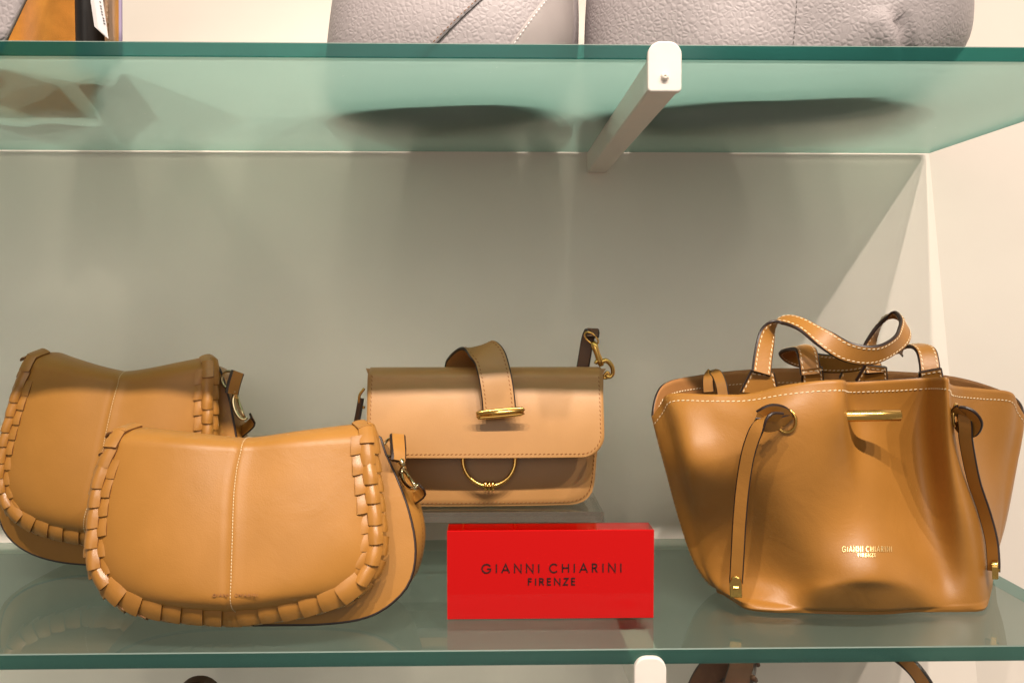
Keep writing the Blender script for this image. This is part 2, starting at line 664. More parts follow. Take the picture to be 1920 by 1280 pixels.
# ---------------------------------------------------------------- lettering made of strokes
GLY = {
    'G': [[(.93, .78), (.78, .93), (.55, 1.0), (.3, .95), (.1, .77), (.02, .5), (.1, .23), (.3, .05), (.55, 0), (.78, .07), (.93, .24), (.96, .46), (.58, .46)], 1.0],
    'C': [[(.82, .83), (.66, .95), (.5, .99), (.28, .94), (.1, .76), (.03, .5), (.1, .24), (.28, .06), (.5, .01), (.66, .05), (.82, .17)], .86],
    'I': [[(0.07, 0), (0.07, 1)], .14],
    'A': [[(0, 0), (.42, 1), (.84, 0)], [(.15, .33), (.69, .33)], .84],
    'N': [[(.04, 0), (.04, 1), (.74, 0), (.74, 1)], .78],
    'H': [[(.04, 0), (.04, 1)], [(.70, 0), (.70, 1)], [(.04, .53), (.70, .53)], .74],
    'R': [[(.04, 0), (.04, .97), (.28, .97), (.45, .9), (.5, .74), (.45, .58), (.28, .5), (.04, .5)], [(.26, .5), (.56, 0)], .6],
    'F': [[(.04, 0), (.04, .96), (.46, .96)], [(.04, .55), (.44, .55)], .48],
    'E': [[(.48, .04), (.04, .04), (.04, .96), (.48, .96)], [(.04, .53), (.46, .53)], .5],
    'Z': [[(.03, .96), (.58, .96), (.03, .04), (.6, .04)], .62],
}


def lettering(mb, text, width, height, stroke, to3d, th=0.0003, space=.36):
    """to3d(x, y, lift) places a point; text is centred on x = 0, sits on y = 0"""
    tot = 0
    adv = []
    for ch in text:
        wch = .06 if ch == ' ' else GLY[ch][-1]
        adv.append(wch)
        tot += wch + space
    tot -= space
    sx = width / tot
    sy = height
    x = -tot / 2
    for ch, wch in zip(text, adv):
        if ch != ' ':
            for line in GLY[ch][:-1]:
                q = np.array([((x + a) * sx, bb * sy) for a, bb in line])
                if len(q) > 6:
                    q = catmull(q, 26) if ch == 'C' else q
                T = np.diff(q, axis=0)
                T /= np.linalg.norm(T, axis=1)[:, None]
                Nn = np.stack([-T[:, 1], T[:, 0]], 1)
                n = len(q)
                off = np.zeros_like(q)
                for i in range(n):
                    a = Nn[max(i - 1, 0)]
                    c = Nn[min(i, n - 2)]
                    s = a + c
                    s /= np.linalg.norm(s) + 1e-9
                    off[i] = s / max(np.dot(s, c), .45)
                Lp, Rp = q + off * stroke / 2, q - off * stroke / 2
                for (A, Bq, C, D) in zip(Lp[:-1], Lp[1:], Rp[1:], Rp[:-1]):
                    top = [to3d(*t, th) for t in (A, Bq, C, D)]
                    bot = [to3d(*t, -th) for t in (A, Bq, C, D)]
                    mb.add(top + bot, [(3, 2, 1, 0), (0, 1, 5, 4), (1, 2, 6, 5), (2, 3, 7, 6), (3, 0, 4, 7)])
        x += wch + space


# ---------------------------------------------------------------- red acrylic block sign
def sign():
    x0, x1, y0, y1, zt = -.0345, .1290, .0640, .0885, .0712
    root = thing("sign_block", "thick glossy red block sign lettered in black, standing before the middle bag", "sign", ((x0 + x1) / 2, (y0 + y1) / 2, 0))
    bm_v = MB()
    e = .0005
    loops = []
    for z, i in ((.0003, e), (.0003 + e, 0), (zt - e, 0), (zt, e)):
        loops.append([(x0 + i, y0 + i, z), (x1 - i, y0 + i, z), (x1 - i, y1 - i, z), (x0 + i, y1 - i, z)])
    G = np.array(loops)
    bm_v.grid(G, cu=True)
    bm_v.f += [(3, 2, 1, 0), (12, 13, 14, 15)]
    bm_v.m += [0, 1]
    bm_v.build("block", [M['red'], M['red_top']], root, smooth=False)
    cx = (x0 + x1) / 2 + .0008
    mb = MB()
    lettering(mb, "GIANNI CHIARINI", .1105, .0068, .00100, lambda x, y, l: (cx + x, y0 - .00025 - l, .0376 + y), .0002, .52)
    lettering(mb, "FIRENZE", .0372, .0054, .00100, lambda x, y, l: (cx + x, y0 - .00025 - l, .0276 + y), .0002, .42)
    mb.build("lettering", M['text_dark'], root, smooth=False)


sign()


# ---------------------------------------------------------------- laced saddle bags
def lace_piece(mb, c, T, Nn, W, L, wd, th, arch, lift, bow):
    """one bent leather link: arched across, one end lifted over its neighbour, with a real thickness"""
    nu, nv = 5, 7
    top = np.zeros((nv, nu, 3))
    bot = np.zeros((nv, nu, 3))
    for j in range(nv):
        t = j / (nv - 1)
        for i in range(nu):
            q = i / (nu - 1) * 2 - 1
            hh = arch * (1 - q * q) + lift * (math.sin(t * math.pi * .62) ** 1.3) * 1.0
            base = c + T * ((t - .5) * L + bow * (1 - q * q) * t) + W * q * wd / 2
            top[j, i] = base + Nn * hh
            bot[j, i] = base + Nn * (hh - th)
    n = nu * nv
    mb.grid(top)
    mb.grid(bot[:, ::-1])
    o = len(mb.v) - 2 * n
    per = [(0, i) for i in range(nu)] + [(j, nu - 1) for j in range(1, nv)] + [(nv - 1, i) for i in range(nu - 2, -1, -1)] + [(j, 0) for j in range(nv - 2, 0, -1)]
    for (j, i), (j2, i2) in zip(per, per[1:] + per[:1]):
        a, b2 = o + j * nu + i, o + j2 * nu + i2
        a2, b3 = o + n + j * nu + (nu - 1 - i), o + n + j2 * nu + (nu - 1 - i2)
        mb.f.append((b2, a, a2, b3))
        mb.m.append(1)


def tri_frame(p, nrm, i):
    T = p[min(i + 1, len(p) - 1)] - p[max(i - 1, 0)]
    T = T / (np.linalg.norm(T) + 1e-12)
    n = nrm[i] - T * np.dot(nrm[i], T)
    n /= np.linalg.norm(n) + 1e-12
    return T, n, np.cross(n, T)


def saddle_bag(label, Yb, k, leftpx, rightpx, seam_x, r_curl, inset, piping, outer, bulge, depth, pitch, lw, dip, vdip):
    fr = Frame(Yb, k)
    LL = catmull([fr.ab(*p) for p in leftpx], 60)
    RR = catmull([fr.ab(*p) for p in rightpx], 60)
    root = thing("saddle_bag", label, "handbag", fr.xyz(*((LL[0] + RR[0]) / 2 * np.array((1, 0)))), "laced tan saddle bags")
    # flap surface F(t, s)
    NT, NS, NC = 60, 61, 16
    rows = []
    for j in range(NT):
        t = j / (NT - 1)
        tt = t ** 1.15
        x = tt * 59
        i = min(int(x), 58)
        A = LL[i] + (LL[i + 1] - LL[i]) * (x - i)
        Bp = RR[i] + (RR[i + 1] - RR[i]) * (x - i)
        row = []
        for s in np.linspace(0, 1, NS):
            a, bb = A + (Bp - A) * s
            Wd = np.linalg.norm(Bp - A)
            ed = min(s, 1 - s) * Wd
            vtop = max(0, (t - .25)) / .75
            c = .004 + bulge * (1 - math.exp(-ed / .035)) * math.sin(min(1, t * 2.2) * math.pi / 2)
            c += .010 * math.sin(math.pi * min(1, t)) * (1 - math.exp(-ed / .03))
            ds = (s - .5) * Wd
            bb -= vdip * vtop ** 2.5 * (1 - abs(2 * s - 1) ** 1.35)
            c -= dip * vtop ** 1.5 * math.exp(-((ds - .006) / .030) ** 2)
            c -= .0016 * math.exp(-(ds / .0016) ** 2)
            c += .0012 * math.exp(-((ds - .004) / .0035) ** 2) * (1 if t > .05 else 0)
            row.append(fr.xyz(a, bb, c))
        rows.append(row)
    A, Bp = LL[-1], RR[-1]
    dA, dB = LL[-1] - LL[-4], RR[-1] - RR[-4]
    for j in range(1, NC + 1):
        th = j / NC * R(150)
        row = []
        for s in np.linspace(0, 1, NS):
            base = np.array(rows[NT - 1][int(round(s * (NS - 1)))])
            shrink = inset * (1 - math.cos(min(th, R(100)))) * .6
            dd = 1 - .25 * (1 - abs(2 * s - 1))
            q = base + fr.V * r_curl * math.sin(th) * max(dd, .2) - fr.N * r_curl * 1.6 * (1 - math.cos(th))
            q = q + fr.U * (shrink * (1 - 2 * s))
            row.append(q)
        rows.append(row)
    G = np.array(rows)
    mb = MB()
    mb.grid(G)
    flap = mb.build("flap", [M['tan'], M['edge_tan']], root)
    sm = solid(flap, .0026, -1)
    sm.material_offset_rim = 1
    # seam stitches
    NTt = len(G)
    sidx = NS // 2
    Nv = np.zeros_like(G)
    du = np.gradient(G, axis=1)
    dv = np.gradient(G, axis=0)
    Nv = np.cross(du, dv)
    Nv /= np.linalg.norm(Nv, axis=2)[..., None] + 1e-12
    Nv[:5] = Nv[5]
    sp = []
    sn = []
    for j in range(2, NTt - 5):
        W0 = G[j, -1] - G[j, 0]
        wl = np.linalg.norm(W0)
        f = .5 + .0034 / max(wl, .02)
        x = f * (NS - 1)
        i = min(int(x), NS - 2)
        sp.append(G[j, i] + (G[j, i + 1] - G[j, i]) * (x - i) + Nv[j, i] * .0002)
        sn.append(Nv[j, i])
    mb = MB()
    mb.stitches(sp, sn, .0024, .0018, .0006, .0003)
    mb.build("seam_stitching", M['thread_cream'], root)
    # lacing
    ne = NT + 7
    path = np.vstack([G[:ne][::-1, 0][:-1], G[:ne, -1]])
    # outward normals: average of the surface normal just inside
    nrm = np.vstack([Nv[:ne][::-1, 3][:-1], Nv[:ne, -4]])
    up_ = (path - fr.O) @ fr.V
    mid_ = .5 * (LL[-1][1] + LL[0][1])
    k_ = np.where(up_ < mid_, .62, .25)[:, None]
    nrm = nrm * (1 - k_) + fr.N * k_
    nrm /= np.linalg.norm(nrm, axis=1)[:, None]
    dlt = np.concatenate([[0], np.cumsum(np.linalg.norm(np.diff(path, axis=0), axis=1))])
    tot = dlt[-1]
    n = int(tot / pitch)
    dense = np.linspace(0, tot, n * 12 + 1)
    pp = np.stack([np.interp(dense, dlt, path[:, q]) for q in range(3)], 1)
    nn = np.stack([np.interp(dense, dlt, nrm[:, q]) for q in range(3)], 1)
    for _ in range(8):
        pp[1:-1] = (pp[:-2] + pp[1:-1] * 2 + pp[2:]) / 4
        nn[1:-1] = (nn[:-2] + nn[1:-1] * 2 + nn[2:]) / 4
    for i in range(n):
        kk = i * 12 + 6
        left = kk < len(pp) * .5
        T, Nn, W = tri_frame(pp, nn, kk)
        # links lap downwards on both sides
        down = T if T[2] < 0 else -T
        if abs(T[2]) < .35:
            down = T if left else -T
        inward = W if np.dot(W, G[30, sidx] - pp[kk]) > 0 else -W
        lt = random.uniform(.92, 1.08)
        bf = min(1, max(0, (.80 - abs(T[2])) / .35))          # 0 on the upright edges, 1 along the bottom
        if np.dot(pp[kk] - fr.O, fr.V) > .5 * (LL[-1][1] + LL[0][1]):
            bf = 0.0
        Wd = inward if np.dot(np.cross(down, inward), Nn) > 0 else -inward
        tw = random.uniform(-.05, .05)
        # main link
        cf = min(1, max(.25, min(i, n - 1 - i) / 3))           # flatter where the edge rolls over the top
        c = pp[kk] + Nn * .0016 + inward * lw * (-.06 + .16 * bf)
        mb = MB()
        lace_piece(mb, c, down + Wd * tw, Nn, Wd - down * tw, pitch * 1.15 * lt, lw * (.54 + .50 * bf), .0018, (.0036 - .0008 * bf) * cf, .0024 * cf, .0008)
        mb.build("lace_link", [M['tan_lace'], M['edge_tan']], root, sharp=45)
        # inner half link, woven half a step lower
        kk2 = min(kk + 6, len(pp) - 2)
        T, Nn, W = tri_frame(pp, nn, kk2)
        c = pp[kk2] + Nn * (.0014 - .0010 * bf) + inward * lw * (.33 + .08 * bf)
        if bf < .75 and 2 <= i < n - 2:
            mb = MB()
            lace_piece(mb, c, down + inward * (.10 + .05 * bf), Nn, Wd - down * .1, pitch * .98, lw * (.44 - .08 * bf), .0015, .0010 * cf, .0018 * cf, .0004)
            mb.build("lace_link", [M['tan_lace'], M['edge_tan']], root, sharp=45)
        # outer return of the link round the edge
        c = pp[kk2] - Nn * .0020 - inward * lw * (.38 + .06 * bf)
        out = -inward * (.65 + .25 * bf) + Nn * (.75 - .3 * bf)
        out = out - down * np.dot(out, down)
        out /= np.linalg.norm(out)
        mb = MB()
        Wo = np.cross(out, down)
        Wo = Wo if np.dot(np.cross(down, Wo), out) > 0 else -Wo
        lace_piece(mb, c, down, out, Wo, pitch * .94, lw * .42, .0014, .0012, .0016, .0003)
        mb.build("lace_link", [M['tan_lace'], M['edge_tan']], root, sharp=45)
    # body: front panel, piping line, swollen gusset, back
    N2 = 96
    c1, c2, c3 = -.022, -depth * .55, -depth
    o1 = catmull([fr.ab(px, py, c1) for px, py in piping], N2, True)
    o2 = catmull([fr.ab(px, py, c2) for px, py in outer], N2, True)
    ctr = o1.mean(0)
    rows = []
    for sc, cc in ((.05, c1 + .004), (.5, c1 + .004), (.9, c1 + .002), (1, c1)):
        rows.append([fr.xyz(*(ctr + (q - ctr) * sc), cc) for q in o1])
    front = MB()
    front.grid(np.array(rows), cu=True)
    front.build("front_panel", M['tan'], root)
    rows = []
    for f in np.linspace(0, 1, 12):
        sn_ = math.sin(f * math.pi / 2)
        rows.append([fr.xyz(*(q1 + (q2 - q1) * sn_), c1 + (c2 - c1) * f) for q1, q2 in zip(o1, o2)])
    for f in np.linspace(.1, 1, 10):
        cs = math.cos(f * math.pi / 2)
        q3 = ctr + (o1 - ctr) * .97
        rows.append([fr.xyz(*(q + (q2 - q) * cs), c2 + (c3 - c2) * f) for q, q2 in zip(q3, o2)])
    for sc in (.8, .4, .02):
        rows.append([fr.xyz(*(ctr + (q - ctr) * sc), c3 - .002) for q in q3])
    rows = np.array(rows)
    rows[..., 2] = np.maximum(rows[..., 2], .0006)
    gs = MB()
    gs.grid(rows, cu=True)
    gs.build("gusset", M['tan'], root)
    mb = MB()
    pv = np.array([fr.xyz(*q, c1 - .001) for q in o1])
    pv[:, 2] = np.maximum(pv[:, 2], .0016)
    mb.tube(pv, .0013, 8, True)
    mb.build("piping", M['edge'], root)
    # stitch row just behind the piping on the right-hand gusset
    mb = MB()
    idx = [i for i in range(N2)]
    q = np.array(rows[6])
    cen = q.mean(0)
    keep = [i for i in idx if q[i][0] > cen[0] + .04 and q[i][2] > .012]
    if len(keep) > 4:
        keep = sorted(keep, key=lambda i: q[i][2])
        pts = np.array([q[i] for i in keep])
        nr = np.array([(q[i] - cen) / np.linalg.norm(q[i] - cen) for i in keep])
        mb.stitches(pts + nr * .0003, nr, .0034, .0018, .0005, .0003)
        mb.build("gusset_stitching", M['thread_brown'], root)
    return root, fr, G, Nv


def dring(mb, c, u, v, r, tube):
    a = np.linspace(0, 2 * math.pi, 28, endpoint=False)
    mb.tube([c + u * r * math.cos(t) + v * r * .85 * math.sin(t) for t in a], tube, 8, True)


def side_hardware(root, pts, Y, ln=1.0):
    """strap ring, leather keeper, swivel clasp and strap end hanging at the side of a saddle bag"""
    A = [P(px, py, y) for px, py, y in pts]
    # A0 ring centre, A1 keeper centre, A2 clasp top, A3 clasp bottom, A4 strap end
    mb = MB()
    d = A[2] - A[0]
    d /= np.linalg.norm(d)
    side = np.cross(d, (0, -1, 0))
    side /= np.linalg.norm(side)
    dring(mb, A[0], d, side, .0085 * ln, .0013)
    mb.build("ring", M['brass_shiny'], root)
    mb = MB()
    pth = catmull([A[0] - side * .010 - d * .004, A[1] - side * .003, A[1] + d * .008 + side * .002], 14)
    mb.ribbon(pth, side * .7 + np.array((0, -.5, .3)), .013 * ln, .0045, 0, 1)
    mb.build("keeper", [M['tan_lace'], M['edge']], root, sharp=40)
    mb = MB()
    body = [A[1] + (A[2] - A[1]) * f for f in np.linspace(0, 1, 8)]
    mb.tube(body, [.0026, .0034, .0030, .0024, .0024, .0030, .0022, .0016], 10)
    a = np.linspace(-.3, math.pi + .4, 22)
    L = np.linalg.norm(A[3] - A[2])
    m_ = (A[2] + A[3]) / 2
    w_ = .0058 * ln
    hook = [m_ - d * math.cos(t) * L / 2 + side * w_ * math.sin(t) for t in a]
    mb.tube(hook, np.interp(np.linspace(0, 1, 22), [0, .4, 1], [.0024, .0021, .0013]), 10)
    mb.tube([m_ - d * L * .45, m_ + d * L * .2, m_ + d * L * .47], .0014, 8)
    mb.build("clasp", M['brass_shiny'], root)
    mb = MB()
    e = A[3] + d * .001
    pth = catmull([e + np.array((.004, -.001, .004)), e + np.array((.0055, .002, -.001)), e + np.array((.001, .006, -.006)), e + np.array((-.010, .016, -.014)), e + np.array((-.022, .030, -.022))], 20)
    mb.ribbon(pth, d * .8 + np.array((.2, -.5, .1)), .0115 * ln, .002, 0, 1)
    mb.build("strap", [M['tan_lace'], M['edge']], root, sharp=40)


front_left = [(440, 1150), (366, 1146), (304, 1138), (256, 1126), (219, 1105), (195, 1075), (184, 1040), (184, 1000), (190, 930), (202, 880), (218, 838)]
front_right = [(440, 1150), (545, 1138), (613, 1121), (652, 1106), (683, 1077), (701, 1030), (699, 965), (692, 900), (687, 860), (686, 832)]
fpip = [(700, 812), (722, 850), (745, 900), (765, 955), (778, 1020), (772, 1078), (745, 1120), (690, 1155), (600, 1169), (440, 1171), (330, 1163),
        (245, 1136), (190, 1088), (182, 1000), (195, 900), (225, 830), (300, 822), (460, 838), (600, 826)]
fout = [(705, 818), (745, 866), (780, 922), (797, 985), (794, 1035), (780, 1075), (750, 1104), (690, 1124), (600, 1131), (440, 1132), (330, 1126),
        (240, 1106), (195, 1070), (190, 1000), (200, 900), (230, 840), (300, 828), (460, 842), (600, 832)]
rt, fr1, G1, N1 = saddle_bag("foreground tan saddle bag with laced flap edge, overlapping the taller laced bag", .0280, .30, front_left, front_right, 440,
                             .0195, .026, fpip, fout, .014, .085, .0150, .0205, .005, .0065)
side_hardware(rt, [(733, 838, .095), (742, 850, .085), (757, 872, .078), (778, 918, .085), (786, 938, .088)], .08)
mb = MB()


def on_flap(G, Nv, px, py):
    """nearest flap grid point seen at a pixel"""
    d = ray(px, py)
    d = d / np.linalg.norm(d)
    q = G - CAM
    k = np.linalg.norm(q - (q @ d)[..., None] * d, axis=2)
    j, i = np.unravel_index(np.argmin(k), k.shape)
    return G[j, i], Nv[j, i]


c0, n0 = on_flap(G1, N1, 446, 1113)
lettering(mb, "GIANNI CHIARINI", .0325, .0018, .0005, lambda x, y, l: fr1.xyz(*(fr1.ab(446, 1117, .018)[0] + x, fr1.ab(446, 1117, .018)[1] + y), np.dot(c0 - fr1.O, fr1.N) + .0005 + l), .0002, .4)
mb.build("pressed_mark", M['deboss'], rt, smooth=False)

rear_left = [(160, 1003), (105, 992), (60, 975), (26, 948), (10, 905), (12, 860), (24, 800), (42, 735), (58, 690)]
rear_right = [(160, 1003), (220, 1000), (280, 985), (335, 960), (372, 920), (386, 860), (389, 800), (389, 740), (390, 700)]
rpip = [(400, 680), (425, 735), (437, 790), (446, 850), (448, 920), (430, 980), (380, 1028), (300, 1052), (180, 1058), (90, 1048), (30, 1020), (0, 975),
        (-5, 900), (15, 800), (50, 700), (110, 690), (225, 708), (330, 692)]
rout = [(405, 684), (432, 720), (455, 790), (466, 860), (466, 930), (440, 980), (385, 1016), (300, 1034), (180, 1038), (90, 1030), (28, 1006), (-4, 965),
        (-8, 900), (15, 800), (55, 704), (110, 696), (225, 714), (330, 698)]
rt2, fr2, G2, N2_ = saddle_bag("taller tan saddle bag with laced flap edge, standing behind at the far left", .1850, .13, rear_left, rear_right, 195,
                               .0165, .022, rpip, rout, .012, .075, .0138, .0190, .005, .0120)
side_hardware(rt2, [(430, 712, .225), (433, 722, .222), (440, 740, .222), (462, 785, .222), (468, 798, .224)], .2)


# ---------------------------------------------------------------- middle box bag
def middle_bag():
    fr = Frame(.190, .10)
    c = fr.xyz(*fr.ab(905, 950))
    root = thing("crossbody_bag", "flat tan box bag with brass ring under its flap, raised on a clear riser", "handbag", c)
    D = .056
    # body outline
    pts = [(1133, 700), (1131, 780), (1122, 850), (1117, 905), (1108, 932), (1085, 946), (1040, 949), (900, 951), (780, 951), (715, 948), (694, 935), (688, 900), (686, 800), (687, 700),
           (700, 690), (900, 688), (1118, 690)]
    o1 = catmull([fr.ab(*p) for p in pts], 110, True)
    ctr = o1.mean(0)
    rows = []
    for sc, cc in ((.03, -.0075), (.6, -.0075), (.9, -.0080), (.965, -.009), (.98, -.010)):
        rows.append([fr.xyz(*(ctr + (q - ctr) * sc), cc) for q in o1])
    mb = MB()
    mb.grid(np.array(rows), cu=True)
    mb.build("front_panel", M['tan_mid'], root)
    rows = []
    for sc, cc in ((.98, -.010), (1.0, -.0105), (1.0, -.013), (.985, -.015), (.985, -D + .006), (1.0, -D + .004), (.99, -D), (.5, -D - .001), (.02, -D - .001)):
        rows.append([fr.xyz(*(ctr + (q - ctr) * (sc if sc < .9 else 1 - (1 - sc) * 1.0)), cc) for q in o1])
    mb = MB()
    mb.grid(np.array(rows), cu=True)
    mb.build("gusset", M['tan_mid'], root, sharp=50)
    mb = MB()
    q = np.array([fr.xyz(*(ctr + (q - ctr) * np.array((.975, .955))), -.0088) for q in o1])
    low = [i for i in range(len(q)) if o1[i][1] < fr.ab(900, 830)[1]]
    st = low.index(min(low, key=lambda i: abs(o1[i][1] - fr.ab(900, 835)[1]) + (0 if o1[i][0] > ctr[0] else 1)))
    mb.stitches(q[low], fr.N, .0040, .0026, .0008, .0004, .35)
    mb.build("body_stitching", M['thread_brown'], root)
    # flap
    xl, yb = fr.ab(686, 859, .0195)
    xr, _ = fr.ab(1134, 859, .0195)
    yt = fr.ab(900, 712, .006)[1]
    rc = .021
    NS = 61
    rows = []
    H = yt - yb
    for j in range(40):
        f = j / 39
        f = f ** 1.5
        bb = yb + H * f
        dz = bb - yb
        ins = rc - math.sqrt(max(0, rc * rc - (rc - dz) ** 2)) if dz < rc else 0
        cc = .0195 - .0135 * f + .003 * math.sin(f * math.pi)
        row = []
        for s in np.linspace(0, 1, NS):
            q = 2 * s - 1
            row.append(fr.xyz(xl + ins + (xr - xl - 2 * ins) * s, bb + .0010 * (q * q) * 0, cc + .0022 * (1 - q * q)))
        rows.append(row)
    base = np.array(rows[-1])
    r1 = .0125
    for th in np.linspace(0, R(95), 12)[1:]:
        rows.append(base + fr.V * r1 * math.sin(th) - fr.N * 1.5 * r1 * (1 - math.cos(th)))
    last = np.array(rows[-1])
    rows.append(last - fr.N * (D - .026))
    rows.append(last - fr.N * (D - .020) - fr.V * .006)
    rows.append(last - fr.N * (D - .018) - fr.V * .04)
    G = np.array(rows)
    mb = MB()
    mb.grid(G)
    fl = mb.build("flap", [M['tan_mid'], M['edge_tan']], root)
    sm = solid(fl, .0024, -1)
    sm.material_offset_rim = 1
    # flap stitching 4 mm in from the edge
    mb = MB()
    e = .0034
    path = []
    for bb in np.linspace(yt + .004, yb + rc, 16):
        path.append((xr - e, bb))
    for a in np.linspace(0, math.pi / 2, 10)[1:]:
        path.append((xr - rc + (rc - e) * math.cos(a), yb + rc - (rc - e) * math.sin(a)))
    for x in np.linspace(xr - rc, xl + rc, 30)[1:]:
        path.append((x, yb + e))
    for a in np.linspace(math.pi / 2, 0, 10)[1:]:
        path.append((xl + rc - (rc - e) * math.cos(a), yb + rc - (rc - e) * math.sin(a)))
    for bb in np.linspace(yb + rc, yt + .004, 16)[1:]:
        path.append((xl + e, bb))
    p3 = []
    for a, bb in path:
        f = max(0, min(1, (bb - yb) / H))
        q = (a - xl) / (xr - xl) * 2 - 1
        p3.append(fr.xyz(a, bb, .0195 - .0135 * f + .003 * math.sin(f * math.pi) + .0022 * (1 - q * q) + .0001))
    mb.stitches(p3, fr.N, .0040, .0027, .0008, .0004, .35)
    mb.build("flap_stitching", M['thread_brown'], root)
    # closing strap with brass bar
    mb = MB()
    ctrl = [(862, 700, .236), (866, 679, .228), (880, 661, .214), (899, 654, .204), (917, 668, .195), (927, 700, .186), (933, 735, .180), (937, 775, .176)]
    pth = catmull([P(*c_) for c_ in ctrl], 60)
    Wv = np.array([np.array((1.0, -.15, .22)) * (1 - f) + np.array((1.0, 0.02, .10)) * f for f in np.linspace(0, 1, 60)])
    p, T, W, Nn = mb.ribbon(pth, Wv, .0305, .0034, 0, 1)
    sp = mb.build("closing_strap", [M['tan_mid'], M['edge']], root, sharp=40)
    mb = MB()
    sgn = 1 if np.dot(Nn[40], (0, -1, 0)) > 0 else -1
    for sd in (-1, 1):
        mb.stitches(p[14:] + W[14:] * sd * .0118 + Nn[14:] * sgn * .0018, Nn[14:] * sgn, .0040, .0026, .0008, .0003, .3)
    mb.build("strap_stitching", M['thread_brown'], root)
    mb = MB()
    e0, e1 = P(899, 777, .1745), P(977, 770, .1725)
    up = np.array((0, -.25, 1.0))
    hh = .0030
    loop = catmull([e0 - up * hh * .4, e0 + up * hh * .7 + (e1 - e0) * .02, e1 + up * hh * .7 - (e1 - e0) * .02, e1 - up * hh * .4, e1 - up * hh - (e1 - e0) * .03, e0 - up * hh + (e1 - e0) * .03], 50, True)
    mb.tube(loop, .0017, 10, True)
    mb.tube([e0, (e0 + e1) / 2, e1], .0026, 10)
    mb.build("brass_bar", M['brass'], root)
    # ring with wrapped wire
    mb = MB()
    cr = fr.xyz(*fr.ab(917, 862, .000), .000)
    r = np.linalg.norm(fr.ab(966, 862, .000) - fr.ab(868, 862, .000)) / 2
    a = np.linspace(0, 2 * math.pi, 48, endpoint=False)
    mb.tube([cr + fr.U * r * math.cos(t) + fr.V * r * math.sin(t) * .98 + fr.N * .0015 * (1 - math.sin(t)) for t in a], .0018, 12, True)
    ring = mb.build("ring", M['brass'], root)
    mb = MB()
    for dx in (-.0034, 0, .0034):
        cc = cr + fr.U * dx - fr.V * (r * .98 - abs(dx) * .08) + fr.N * .003
        aa = np.linspace(0, 2 * math.pi, 20, endpoint=False)
        mb.tube([cc + fr.V * .0034 * math.cos(t) + fr.N * .0026 * math.sin(t) for t in aa], .0014, 8, True)
    mb.build("wire_wrap", M['brass'], ring)
    # strap rising at the right with its swivel hook
    mb = MB()
    ctrl = [(1090, 705, .236), (1096, 670, .236), (1101, 640, .236), (1106, 624, .234), (1112, 621, .230), (1111, 632, .226)]
    pth = catmull([P(*c_) for c_ in ctrl], 24)
    mb.ribbon(pth, np.array((1, -.35, 0)), .0125, .003, 0, 1)
    mb.build("shoulder_strap", [M['dark_leather'], M['edge']], root, sharp=40)
    hk = MB()
    p0, p1, p2 = P(1112, 640, .226), P(1117, 655, .224), P(1128, 686, .224)
    aa = np.linspace(0, 2 * math.pi, 26, endpoint=False)
    ax = np.array((1.0, -.2, -.25))
    ax /= np.linalg.norm(ax)
    dn = (p2 - p1) / np.linalg.norm(p2 - p1)
    hk.tube([P(1109, 634, .226) + ax * .0062 * math.cos(t) + dn * .0060 * math.sin(t) for t in aa], .0010, 8, True)
    hk.tube([p0, p0 + (p1 - p0) * .5, p1, p1 + (p2 - p1) * .3, p1 + (p2 - p1) * .7, p2], [.0022, .0034, .0030, .0028, .0034, .0024], 12)
    hook = catmull([p1 + (p2 - p1) * .75 + ax * .001, P(1137, 676, .224), P(1147, 686, .224), P(1149, 700, .224), P(1143, 707, .224), P(1136, 704, .224)], 26)
    hk.tube(hook, np.interp(np.linspace(0, 1, 26), [0, .6, 1], [.0026, .0020, .0016]), 10)
    hk.tube([P(1119, 676, .222), P(1116, 682, .222)], .0018, 8)
    hk.build("swivel_hook", M['brass'], root)
    mb = MB()
    mb.tube(catmull([P(1131, 706, .226), P(1138, 698, .226), P(1142, 702, .226), P(1138, 708, .226), P(1131, 708, .226)], 18), .0016, 8)
    mb.build("side_ring", M['brass'], root)
    # dark hardware peeping out at the left side
    mb = MB()
    mb.tube(catmull([P(683, 728, .222), P(674, 742, .222), P(676, 760, .222), P(684, 764, .222)], 16), .0014, 8)
    mb.build("side_ring", M['brass'], root)
    mb = MB()
    mb.ribbon(catmull([P(677, 746, .222), P(673, 770, .222), P(668, 795, .222), P(662, 820, .224)], 16), np.array((.8, -.6, 0)), .007, .003, 0, 1)
    mb.build("shoulder_strap", [M['dark_leather'], M['edge']], root, sharp=40)
    return root


middle_bag()

# clear riser under the middle bag
x0, x1 = P(716, 955, .2)[0], P(1128, 955, .2)[0]
root = thing("display_riser", "clear acrylic riser holding up the middle box bag", "riser", ((x0 + x1) / 2, .225, 0))
zb = .0575
b = MB()
b.box((x0, .186, zb - .004), (x1, .272, zb))
b.build("top_plate", M['acrylic'], root, smooth=False)
b = MB()
b.box((x0, .1842, zb - .0085), (x1, .1858, zb + .0004))
b.build("front_lip", M['acrylic_edge'], root, smooth=False)
for sx in (0, 1):
    b = MB()
    xa, xb = (x0, x0 - .016) if sx == 0 else (x1, x1 + .016)
    t = .004 if sx == 0 else -.004
    ya, yb2 = .188, .270
    b.add([(xb, ya, .0004), (xb + t, ya, .0004), (xb + t, yb2, .0004), (xb, yb2, .0004), (xa, ya, zb - .0042), (xa + t, ya, zb - .0042), (xa + t, yb2, zb - .0042), (xa, yb2, zb - .0042)],
          [(0, 3, 2, 1), (4, 5, 6, 7), (0, 1, 5, 4), (1, 2, 6, 5), (2, 3, 7, 6), (3, 0, 4, 7)])
    b.build("leg", M['acrylic'], root, smooth=False)


